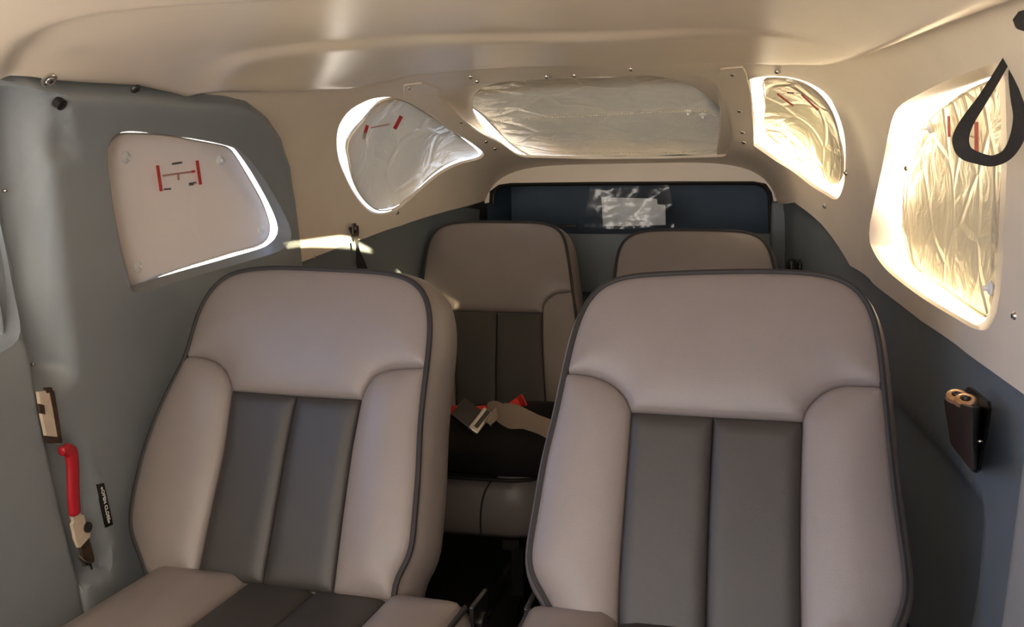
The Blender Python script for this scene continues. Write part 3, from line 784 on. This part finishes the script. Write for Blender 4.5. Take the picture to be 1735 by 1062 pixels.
seat('front_seat', 'left front seat, taupe leather with charcoal centre, beside the red latch lever', PL, l_rim, [(564,1007),(445,992),(334,978)],
     lsl, lsr, [(393,662),(503.6,670.5),(612,677)], l_iL, l_ce, l_iR, 0.115,
     cushion_builder(Pl.z-0.012, (Pl-Vector((CAM.x, 0, 0))).dot(PL.b0)-0.46, 0.12, [uL[0]-0.03]+uL[1:], (Pl-Vector((CAM.x, 0, 0))).dot(PL.b0)+0.02), (CAM.x-0.745, Pl.y-0.2, 0.0))
# rear seats
P2 = Plane(2.85, 0.40, 0.0)
b_rim = [(700,700),(706,600),(712,520),(717,473),(721,439),(727,409),(738,390),(757,380),(791,376),(866,376),(919,378),(941,384.5),(954.5,398),(960,420),(966,458),(971.5,503),(977,545),(984,620),(992,700)]
b_iL = [(766,526),(768,580),(770,624),(774,700)]; b_ce = [(842,528),(841,580),(840,624),(840,700)]; b_iR = [(919,529.5),(919,580),(921,624),(926,700)]
bsl = [(714,496),(745,501),(758,510),(764,518),(766,526)]; bsr = [(970,494),(944,497),(930,504),(922,514),(919,529.5)]
u2 = [P2.uv(*p).x for p in [(704,640),(774,700),(840,700),(926,700),(988,660)]]
vq = P2.uv(840, 690); Pq = P2.P(vq.x, vq.y)
zc2 = Pq.z
def rear_seat(label, du, dv):
    pl = Plane(2.85, 0.40, 0.0); pl.O = pl.O+pl.a*du+pl.v*dv
    U = lambda pts: [P2.uv(*p) for p in pts]
    return seat('rear_seat', label, pl, U(b_rim), U([(926,700),(840,700),(774,700)]), U(bsl), U(bsr), U([(766,526),(842,528),(919,529.5)]), U(b_iL), U(b_ce), U(b_iR), 0.10,
         cushion_builder(zc2+(pl.v*dv).z-0.02, 1.99, 0.145, [x+du for x in [u2[0], u2[1], u2[2], u2[3], u2[4]]], Pq.y+0.03), (pl.O.x+u2[2], Pq.y-0.2, 0.0), k=0.9, boxw=0.012)
lrear = rear_seat('left rear seat, taupe and charcoal, with the black bag and red strap on it', 0, 0)
cu_ = [c for c in lrear.children if c.name.startswith('seat_cushion')][0]
fs = lambda x, y, dy: plane_hit(x, y, (0, 1.99-0.019+dy, 0), (0, 1, 0))
MB().tube(catmull([fs(846,806,0.05), fs(833,814,0.014), fs(822,832,0.001), fs(816,855,0.0), fs(814,880,0.004), fs(815,908,0.012)], False, 5), 0.0022, 6).obj('cushion_seam', M['piping'], cu_)
tq = P2.uv(1178, 390)-P2.uv(846, 376)
rear_seat('right rear seat, only its headrest top showing below the plastic pouch', tq.x, tq.y)

# seat rails on the floor
def floor_pt(px, py, z=0.0): return plane_hit(px, py, (0, 0, z), (0, 0, 1))
a_ = floor_pt(800, 1055); b_ = floor_pt(880, 965)
def rail(x, label):
    mb = MB(); mb.box((x, 1.6, 0.004), (0.018, 0, 0), (0, 0.75, 0), (0, 0, 0.004)); 
    for s_ in (-1, 1): mb.box((x+s_*0.010, 1.6, 0.012), (0.003, 0, 0), (0, 0.75, 0), (0, 0, 0.005))
    tag(mb.obj('seat_rail', M['steel'], loc=(x, 1.6, 0)), label, 'rail', 'seat rails on the floor')
rail((a_.x+b_.x)/2, 'dull metal seat rail on the dark floor between the front seats')

# ------------------------------------------------------------------ small things on the walls
def frame_at(px, py, d=0.0):
    q = hit2(px, py, d); n = normal(q[0]/KP, q[1]); return p2(q, d), n
def screw(px, py, label, d=0.0, r=0.0065, mt='steel', washer=False, grp=None):
    P, n = frame_at(px, py, d)
    root = tag(empty('screw', P), label, 'screw', grp or 'trim screws')
    mb = MB()
    mb.lathe([(r, -0.002), (r, 0.0008), (r*0.9, 0.0022), (r*0.6, 0.0034), (r*0.25, 0.004), (0, 0.0041)], P, n, 18)
    mb.obj('screw_head', M[mt], root)
    sx = (Vector((0, 0, 1))-n*n.z).normalized(); sy = n.cross(sx); c = MB()
    a = random.uniform(0, 1.5); u_ = sx*math.cos(a)+sy*math.sin(a); w_ = n.cross(u_)
    c.box(P+n*0.0036, u_*r*0.5, w_*r*0.1, n*0.0008); c.box(P+n*0.0036, w_*r*0.5, u_*r*0.1, n*0.0008)
    c.obj('cross_slot', M['black'], root, smooth=False)
    if washer:
        MB().lathe([(r*1.7, -0.003), (r*1.75, 0.0006), (r*1.5, 0.002), (r*1.0, 0.0012)], P, n, 22).obj('cup_washer', M['steel'], root)
    return root
screw(84, 136, 'large cross-head screw in a cup washer on the cream edge above the left wall', DC, 0.007, washer=True)
screw(230, 151, 'dark blackened screw on the cream edge above the left side window', DC, 0.0085, mt='dark_steel')
for px, py, lb in [(693,149,'small screw above the left rear quarter window'), (797,130,'upper screw of the close pair above the left end of the rear window'),
                   (808,138,'lower screw of the close pair above the left end of the rear window'), (926,130,'screw left of the small crack above the rear window'),
                   (973,128,'screw right of the small crack above the rear window'), (1069,117,'screw above the middle of the rear window shade'),
                   (1241,126,'screw above the right end of the rear window'), (1317,122,'screw above the right rear quarter window'),
                   (781,207,'screw on the cream strip between left quarter window and rear window'), (838,252,'screw at the lower left corner of the rear window'),
                   (823,240,'screw at the foot of the cream strip beside the left quarter window'),
                   (1253,188,'topmost screw on the strip right of the rear window'), (1258,224,'middle screw on the strip right of the rear window'), (1260,241,'lowest screw on the strip right of the rear window'),
                   (673,360,'screw below the tip of the left rear quarter window'), (1397,349,'screw below the right rear quarter window'), (1433,293,'bright screw at the outer edge of the right rear quarter window')]:
    screw(px, py, lb, -0.003)
screw(1536, 285, 'screw in the cream frame left of the right side window', 0.012, 0.006)
screw(1720, 535, 'screw on the cream wall right of the right side window', 0.0, 0.005)
screw(533, 435, 'small screw where the left cream panel meets the grey, by the sunbeam', 0.0, 0.005)
screw(8, 323, 'tiny screw on the left door jamb at the photo edge', 0.012, 0.003)
screw(55, 617, 'tiny bright screw beside the foot of the door jamb recess', 0.012, 0.003)
def bscrew(px, py, lb):
    P = plane_hit(px, py, (0, YB-0.006, 0), (0, 1, 0)); n = Vector((0, -1, 0)); r = 0.008
    root = tag(empty('screw', P), lb, 'screw', 'trim screws')
    MB().lathe([(r, -0.002), (r, 0.0008), (r*0.9, 0.0022), (r*0.6, 0.0034), (0, 0.0041)], P, n, 18).obj('screw_head', M['steel'], root)
    c = MB(); c.box(P+n*0.0036, Vector((r*0.5, 0, 0)), n*0.0008, Vector((0, 0, r*0.1))); c.box(P+n*0.0036, Vector((r*0.1, 0, 0)), n*0.0008, Vector((0, 0, r*0.5))); c.obj('cross_slot', M['black'], root, smooth=False)
bscrew(815, 338, 'screw at the left upper corner of the baggage opening'); bscrew(1317, 332, 'screw at the right upper corner of the baggage opening')

# latch plate, handle and placard on the left door post
P, n = frame_at(84, 705, DL)
root = tag(empty('latch_plate', P), 'chipped cream metal latch plate on the left door post above the red handle', 'latch')
panel('plate', [(66,664),(86,660),(93,682),(104,744),(102,752),(82,750),(72,705)], DL-0.004, M['chip'], h=0.01, thick=0.006, parent=root, eh=0.006)
for q in ([(84,660),(92,662),(106,748),(100,748),(90,690)], [(66,684),(75,686),(77,702),(69,700)], [(76,738),(103,741),(105,751),(80,751)], [(76,657),(88,656),(90,664),(80,666)]):
    panel('rust_patch', q, DL-0.0055, M['rust'], h=0.01, thick=0.004, parent=root, eh=0.006)
P, n = frame_at(128, 850, DL)
root = tag(empty('latch_lever', P), 'red-gripped latch lever in the pocket of the left grey wall', 'lever')
def wp(px, py, d): return p2(hit2(px, py, d), d)
def band(name, pts, wid, dd, mt_, parent, th=0.008):
    path = catmull([wp(x, y, dd) for x, y in pts], False, 5); nn = len(path)
    ws = [];
    for i, p in enumerate(path):
        t = (path[min(i+1, nn-1)]-path[max(i-1, 0)]).normalized(); _, n_ = frame_at(*pts[min(len(pts)-1, i//5)], dd)
        w_ = wid[min(len(wid)-1, i//5)] if isinstance(wid, list) else wid
        ws.append(t.cross(n_).normalized()*w_)
    mb = MB()
    if th >= 0.01:
        rings = []
        for i, p in enumerate(path):
            n_ = ws[i].cross(path[min(i+1, nn-1)]-path[max(i-1, 0)]).normalized(); e = 0.75 if i in (0, nn-1) else 1.0
            rings.append([p+(ws[i]*math.cos(a)+n_*th*0.6*math.sin(a))*e for a in np.linspace(0, 2*math.pi, 17)[:-1]])
        mb.grid(rings, cap0=True, cap1=True)
    else: mb.ribbon(path, ws, th)
    return mb.obj(name, mt_, parent, deg=50)
band('red_grip', [(103,765),(112,762),(120,766),(123,785),(124,820),(125,850),(127,872)], [0.008,0.011,0.013,0.0125,0.0125,0.012,0.012], DL-0.012, M['red'], root, 0.012)
band('lever_blade', [(126,868),(130,880),(135,900),(142,918)], [0.010,0.0155,0.017,0.014], DL-0.008, M['chip'], root, 0.006)
band('pivot_bar', [(140,914),(145,930),(149,946),(150,956)], [0.0115,0.012,0.0125,0.006], DL-0.004, M['rust'], root, 0.006)
MB().lathe([(0.009, -0.004), (0.009, 0.004), (0, 0.005)], wp(147, 893, DL-0.010), frame_at(147, 893, DL)[1], 14).obj('pivot_slot', M['black'], root)
MB().tube([wp(133, 942, DL-0.006), wp(140, 950, DL-0.01), wp(152, 955, DL-0.01), wp(155, 963, DL-0.004)], 0.0028, 6).obj('spring_wire', M['steel'], root)
P, n = frame_at(178, 855, DL)
root = tag(empty('door_placard', P), 'small black OPEN CLOSE placard on the grey wall right of the red handle', 'placard')
panel('plate', [(164.5,820.5),(176.5,818),(191.5,888.5),(180,893.5)], DL-0.002, M['black'], h=0.02, thick=0.003, parent=root, eh=0.006)
top = wp(171, 822, DL-0.003); botp = wp(185, 889, DL-0.003)
def text(s, org, xdir, n, size, mt_, parent, name, spacing=1.0):
    cu = bpy.data.curves.new(name, 'FONT'); cu.body = s; cu.size = size; cu.align_x = 'CENTER'; cu.align_y = 'CENTER'; cu.extrude = 0.0004; cu.space_character = spacing; cu.offset = 0.0001
    to = bpy.data.objects.new(name, cu); COL.objects.link(to)
    dg = bpy.context.evaluated_depsgraph_get(); me = bpy.data.meshes.new_from_object(to.evaluated_get(dg)); bpy.data.objects.remove(to)
    x = xdir.normalized(); z = n; y = z.cross(x)
    vs = [org+x*v.co.x+y*v.co.y+z*v.co.z for v in me.vertices]
    return mesh_obj(name, vs, [tuple(p.vertices) for p in me.polygons], mt_, parent, smooth=False)
dirn = (botp-top); LEN = dirn.length; dirn.normalize(); tn = normal(*par((top+botp)/2))
ctr = (top+botp)/2+tn*0.0012
text('OPEN CLOSE', ctr, dirn, tn, LEN*0.128, M['white'], root, 'lettering', 1.04)
for s_, c in ((-1, top.lerp(botp, 0.075)), (1, top.lerp(botp, 0.925))):
    y_ = tn.cross(dirn); c = c+tn*0.0012; w = LEN*0.04
    ar = MB(); d_ = dirn*s_
    pts = [c+d_*w*0.9, c-d_*w*0.05+y_*w*0.9, c-d_*w*0.05+y_*w*0.35, c-d_*w*0.8+y_*w*0.35, c-d_*w*0.8-y_*w*0.35, c-d_*w*0.05-y_*w*0.35, c-d_*w*0.05-y_*w*0.9]
    ar.add(pts+[p-tn*0.001 for p in pts], [tuple(range(7)), tuple(range(13, 6, -1))]+[(i, (i+1) % 7, 7+(i+1) % 7, 7+i) for i in range(7)])
    ar.obj('arrow', M['white'], root, smooth=False)
# black disc standing in for the dark hole at the top of the left wall
P, n = frame_at(105, 178, DL)
mb = MB(); mb.lathe([(0.0, 0.0005), (0.006, 0.0006), (0.0075, 0.0015), (0.009, 0.001), (0.0095, -0.01)], P, n, 20)
tag(mb.obj('dark_hole', M['black'], loc=P), 'black disc for the dark hole at the top of the left wall under the washer screw', 'hole')

# headset jack box on the right wall
z8 = lambda x, y: (1560+x/4.83, 620+y/4.83)
DB = 0.012
P, n = frame_at(*z8(450, 500), DB)
root = tag(empty('headset_jack_box', P), 'dark brown wedge jack box with two brass sockets on the right wall', 'jack box')
panel('mounting_plate', [z8(*q) for q in [(355,205),(385,168),(405,178),(545,295),(555,350),(522,560),(492,690),(468,845),(440,872),(415,860),(380,600)]], DB-0.004, M['black'], h=0.015, thick=0.006, parent=root, eh=0.008)
bk = [wp(*z8(*q), DB-0.003) for q in [(332,238),(500,335),(478,640),(462,838),(430,866),(330,730)]]
fr = [wp(*z8(*q), DB-0.055) for q in [(185,262),(425,335),(425,640),(440,850),(420,862),(243,640)]]
bm_ = MB(); rings = [bk, [b.lerp(f, 0.5) for b, f in zip(bk, fr)], fr]
bm_.grid(rings, cap0=True, cap1=True); bm_.obj('jack_body', M['bakelite'], root, smooth=True, bevel=0.006, deg=30)
tp = ((bk[0]+bk[1]+fr[0]+fr[1])/4); tnn = (bk[1]-fr[1]).cross(fr[0]-fr[1]).normalized(); tnn = tnn if tnn.z > 0 else -tnn
def on_top(px, py): return plane_hit(px, py, tp, tnn)
for q in ((366, 298), (298, 243)):
    c = on_top(*z8(*q)); nt = (Vector((0, 0, 0.9))+(CAM-c).normalized()*0.42).normalized(); c = c+nt*0.004+(CAM-c).normalized()*0.012
    if q[0] < 320: c = CAM+ray(*z8(*q)).normalized()*(_dist+0.012)
    _dist = (c-CAM).length
    jk = MB(); jk.lathe([(0.005, 0.0005), (0.007, 0.003), (0.0105, 0.003), (0.013, 0.001), (0.0138, -0.004)], c, nt, 22); j = jk.obj('brass_socket', M['brass'], root)
    MB().lathe([(0, 0.0045), (0.003, 0.005), (0.005, 0.003), (0.005, 0.0)], c+nt*0.0004, nt, 14).obj('socket_hole', M['black'], j)
P_, n_ = frame_at(*z8(474, 615), DB-0.006)
MB().lathe([(0.0042, -0.002), (0.0042, 0.001), (0.003, 0.0025), (0, 0.003)], P_, n_, 14).obj('plate_screw', M['steel'], root)

# black knob low on the right rear wall
P, n = frame_at(1357, 452, 0.012)
root = tag(empty('black_fitting', P), 'round black fitting low on the right wall behind the right front seat', 'fitting')
MB().lathe([(0.014, -0.004), (0.014, 0.012), (0.022, 0.016), (0.026, 0.026), (0.024, 0.036), (0.014, 0.042), (0, 0.043)], P, n, 22).obj('domed_cap', M['black'], root)
MB().tube([P+n*0.004+Vector((0.0, 0.012*math.cos(a), 0.012*math.sin(a)))*1.7 for a in np.linspace(0, 2*math.pi, 20)[:-1]], 0.003, 6, closed=True).obj('bezel_ring', M['dark_steel'], root)

# grab strap hanging from the right roof edge
def depth_pt(px, py, t): return CAM+ray(px, py)*t
z5 = lambda x, y: (1380+x/1.769, y/1.769)
lo = [(600,95,20),(590,150,24),(556,212,26),(505,295,30),(458,365,38),(438,415,46),(450,455,42),(490,474,34),(535,482,32),(578,462,34),(606,415,40),(618,350,40),(610,290,40),(604,220,40),(610,150,38),(620,95,36),(630,60,30)]
TT = 1.02
path = []; ws = []
raw = [(Vector(depth_pt(*z5(x, y), TT-0.02*math.sin(math.pi*i/(len(lo)-1)))), w) for i, (x, y, w) in enumerate(lo)]
cp = catmull([p for p, w in raw], False, 6)
root = tag(empty('grab_strap', depth_pt(*z5(615, 75), TT)), 'black webbing grab strap hanging in a loop before the right side window', 'strap')
for i, p in enumerate(cp):
    k = min(len(lo)-2, i//6); t_ = (i % 6)/6; w = lo[k][2]*(1-t_)+lo[k+1][2]*t_
    t = (cp[min(i+1, len(cp)-1)]-cp[max(i-1, 0)]).normalized(); vw = (p-CAM).normalized()
    ws.append(t.cross(vw).normalized()*(w/2/1.769/FPX*TT))
MB().ribbon(cp, ws, 0.0035).obj('webbing_loop', M['web'], root)
a0 = depth_pt(*z5(612, 70), TT); wall_p = hit3(*z5(640, 60), -0.002)
MB().tube([wall_p, wall_p.lerp(a0, 0.5)+Vector((0, 0, 0.004)), a0], 0.011, 8).obj('anchor_stub', M['web'], root)
rg = [depth_pt(*z5(604+13*math.cos(a), 108+17*math.sin(a)), TT-0.008) for a in np.linspace(0, 2*math.pi, 24)[:-1]]
MB().tube(rg, 0.0025, 8, closed=True).obj('metal_ring', M['brass'], root)

# shoulder belt at the left rear wall
hp_ = [(599,384),(602,398),(605,412),(607,428),(611,445),(618,470),(624,500),(632,560)]
cp = catmull([wp(x, y, -0.012) for x, y in hp_], False, 5)
root = tag(empty('shoulder_belt', cp[0]), 'black shoulder belt hanging on the left cream panel behind the left front seat', 'seat belt')
ws = []
for i, p in enumerate(cp):
    t = (cp[min(i+1, len(cp)-1)]-cp[max(i-1, 0)]).normalized(); tw = 0.018*(0.65+0.35*math.cos(i*0.28)); vw = (p-CAM).normalized()
    ws.append(t.cross(vw).normalized()*tw*0.75)
MB().ribbon(cp, ws, 0.004).obj('webbing', M['web'], root)
P, n = frame_at(600, 387, -0.014)
e = MB(); e.box(P, Vector((0, 0.011, 0)), n*0.003, Vector((0, 0, 0.014))); e.obj('belt_end_fitting', M['dark_steel'], root, bevel=0.003)
MB().lathe([(0.005, 0), (0.005, 0.005), (0, 0.006)], P, n, 14).obj('anchor_bolt', M['steel'], root)

# ------------------------------------------------------------------ things on the left rear seat
ztop = zc2+0.002
def cush(px, py, dz=0.0): return plane_hit(px, py, (0, 0, ztop+dz), (0, 0, 1))
# soft black bag
fl_ = [cush(x, y) for x, y in [(735,806),(800,811),(860,809),(950,798)]]
cx_ = cush(840, 800); 
bag = MB(); rings = []
xw, yw_ = 0.262, 0.15
bc = Vector((cush(838, 808).x, cush(838, 808).y+0.106, ztop+0.010))
for k_, (s_, hgt) in enumerate([(0.97, 0.0), (1.0, 0.02), (1.0, 0.05), (0.93, 0.085), (0.78, 0.105), (0.5, 0.118), (0.2, 0.122)]):
    r_ = []
    for j in range(40):
        a = 2*math.pi*j/40; ce_, se_ = math.cos(a), math.sin(a); rr = 1/(abs(ce_)**3.5+abs(se_)**3.5)**(1/3.5)
        wob = 1+0.03*math.sin(3*a+k_*0.7)+0.015*math.sin(7*a+1.3*k_)
        hz = 0.86*hgt*(1+0.10*math.sin(2*a+0.5)+0.22*se_)
        r_.append(bc+Vector((xw*s_*rr*ce_*wob, yw_*s_*rr*se_*wob, hz)))
    rings.append(r_)
bag.grid(rings, cap0=True, cap1=True)
bo = bag.obj('soft_bag', M['blackcloth'], loc=bc, deg=80)
sb = bo.modifiers.new('sub', 'SUBSURF'); sb.levels = 1; sb.render_levels = 1
tag(bo, 'soft black cloth bag lying on the left rear seat', 'bag')
from mathutils.bvhtree import BVHTree
_bt = BVHTree.FromPolygons([tuple(v) for v in bag.v], bag.f)
def pt(px, py, Y):
    """the spot on the bag that the sight line meets, else the upright plane just behind it"""
    D = ray(px, py).normalized(); h_, n_, i_, t_ = _bt.ray_cast(CAM, D)
    if h_ is not None: return h_-D*0.012
    return plane_hit(px, py, (0, Y, 0), (0, 1, 0))
def ribb(root, name, pts, mt_, th=0.002, tilt=None):
    raw = [pt(x, y, Y) for x, y, Y, w in pts]; cp = catmull(raw, False, 6); ws = []
    for i, p in enumerate(cp):
        k = min(len(pts)-2, i//6); t_ = (i % 6)/6; w = pts[k][3]*(1-t_)+pts[k+1][3]*t_
        t = (cp[min(i+1, len(cp)-1)]-cp[max(i-1, 0)]).normalized(); vw = (p-CAM).normalized()
        ws.append(t.cross(vw).normalized()*w/2)
    return MB().ribbon(cp, ws, th).obj(name, mt_, root)
z9 = lambda x, y: (720+x/3.79, 640+y/3.79)
YS = bc.y-0.02
root = tag(empty('red_strap', pt(820, 690, YS)), 'bright red ribbon strap across the black bag behind the belt buckle', 'strap')
ribb(root, 'ribbon', [(*z9(120,222),YS,0.034),(*z9(200,218),YS,0.030),(*z9(270,204),YS,0.014),(*z9(330,198),YS,0.012),(*z9(400,192),YS+.01,0.012),(*z9(470,195),YS+.01,0.012),(*z9(530,200),YS,0.020),(*z9(570,180),YS,0.024),(*z9(610,155),YS,0.026),(*z9(638,140),YS,0.030)], M['redcloth'])
root = tag(empty('lap_belt', pt(830, 700, YS)), 'tan lap belt with a metal buckle lying across the black bag', 'seat belt')
YL_ = YS-0.03
ribb(root, 'webbing', [(*z9(405,195),YL_,0.022),(*z9(440,195),YL_-.01,0.036),(*z9(480,225),YL_-.012,0.05),(*z9(560,250),YL_,0.060),(*z9(640,285),YL_,0.058),(*z9(700,315),YL_,0.058),(*z9(770,345),YL_-.01,0.060),(*z9(860,400),YL_-.02,0.060)], M['web_tan'], 0.003)
ribb(root, 'belt_tail', [(*z9(470,210),YL_-.012,0.02),(*z9(440,250),YL_-.02,0.022),(*z9(405,295),YL_-.02,0.012)], M['web_tan'], 0.003)
q0, q1 = pt(*z9(405,215), YL_-.02), pt(*z9(305,345), YL_-.045)
ax = (q1-q0); L_ = ax.length; ax.normalize(); sd_ = ax.cross((q0-CAM).normalized()).normalized(); nn = sd_.cross(ax)
bk_ = MB(); bk_.box((q0+q1)/2, ax*L_/2, sd_*0.013, nn*0.005); b_o = bk_.obj('buckle', M['steel'], root, bevel=0.003)
bk_ = MB(); bk_.box((q0+q1)/2-nn*0.006-ax*0.004, ax*L_*0.38, sd_*0.005, nn*0.003); bk_.obj('buckle_lever', M['dark_steel'], b_o, bevel=0.002)
bk_ = MB(); c_ = (q0+q1)/2+sd_*0.036*(-1 if sd_.x > 0 else 1)+ax*0.0+nn*0.006
bk_.box(c_, ax*L_*0.42, sd_*0.026, nn*0.003); bk_.obj('buckle_tongue', M['dark_steel'], root, bevel=0.002)

# ------------------------------------------------------------------ plastic pouch with papers in the baggage opening
def bpt(px, py, Y=YB-0.016): P = plane_hit(px, py, (0, Y, 0), (0, 1, 0)); return (P.x, P.z)
root = tag(empty('document_pouch', (bpt(1065, 350)[0], YB-0.016, bpt(1065, 350)[1])), 'crumpled clear plastic pouch with white papers hanging in the baggage opening', 'pouch')
def crum(seed, amp):
    rg = random.Random(seed); L = [(rg.uniform(0, math.pi), rg.uniform(0, 1), rg.uniform(0.4, 1)) for _ in range(7)]
    return lambda P: amp*sum(w*np.abs((((P[:, 0]*math.cos(a)+P[:, 1]*math.sin(a))/0.11+ph) % 1)-0.5) for a, ph, w in L)-amp*1.2
xz_panel('paper', [bpt(*q, Y=YB-0.012) for q in [(1019,334),(1100,336),(1113,337),(1114,346),(1127,347),(1128,381),(1060,383),(1022,383)]], YB-0.012, M['paper'], thick=0.001, h=0.006, parent=root, eh=0.008, fn=crum(4, 0.006))
xz_panel('plastic_sleeve', [bpt(*q) for q in [(1000,316),(1040,318),(1090,315),(1132,313),(1138,330),(1140,360),(1143,385),(1100,386),(1040,388),(990,384),(992,360),(998,335)]], YB-0.024, M['clear'], thick=0.001, h=0.007, parent=root, eh=0.008, fn=crum(9, 0.012))
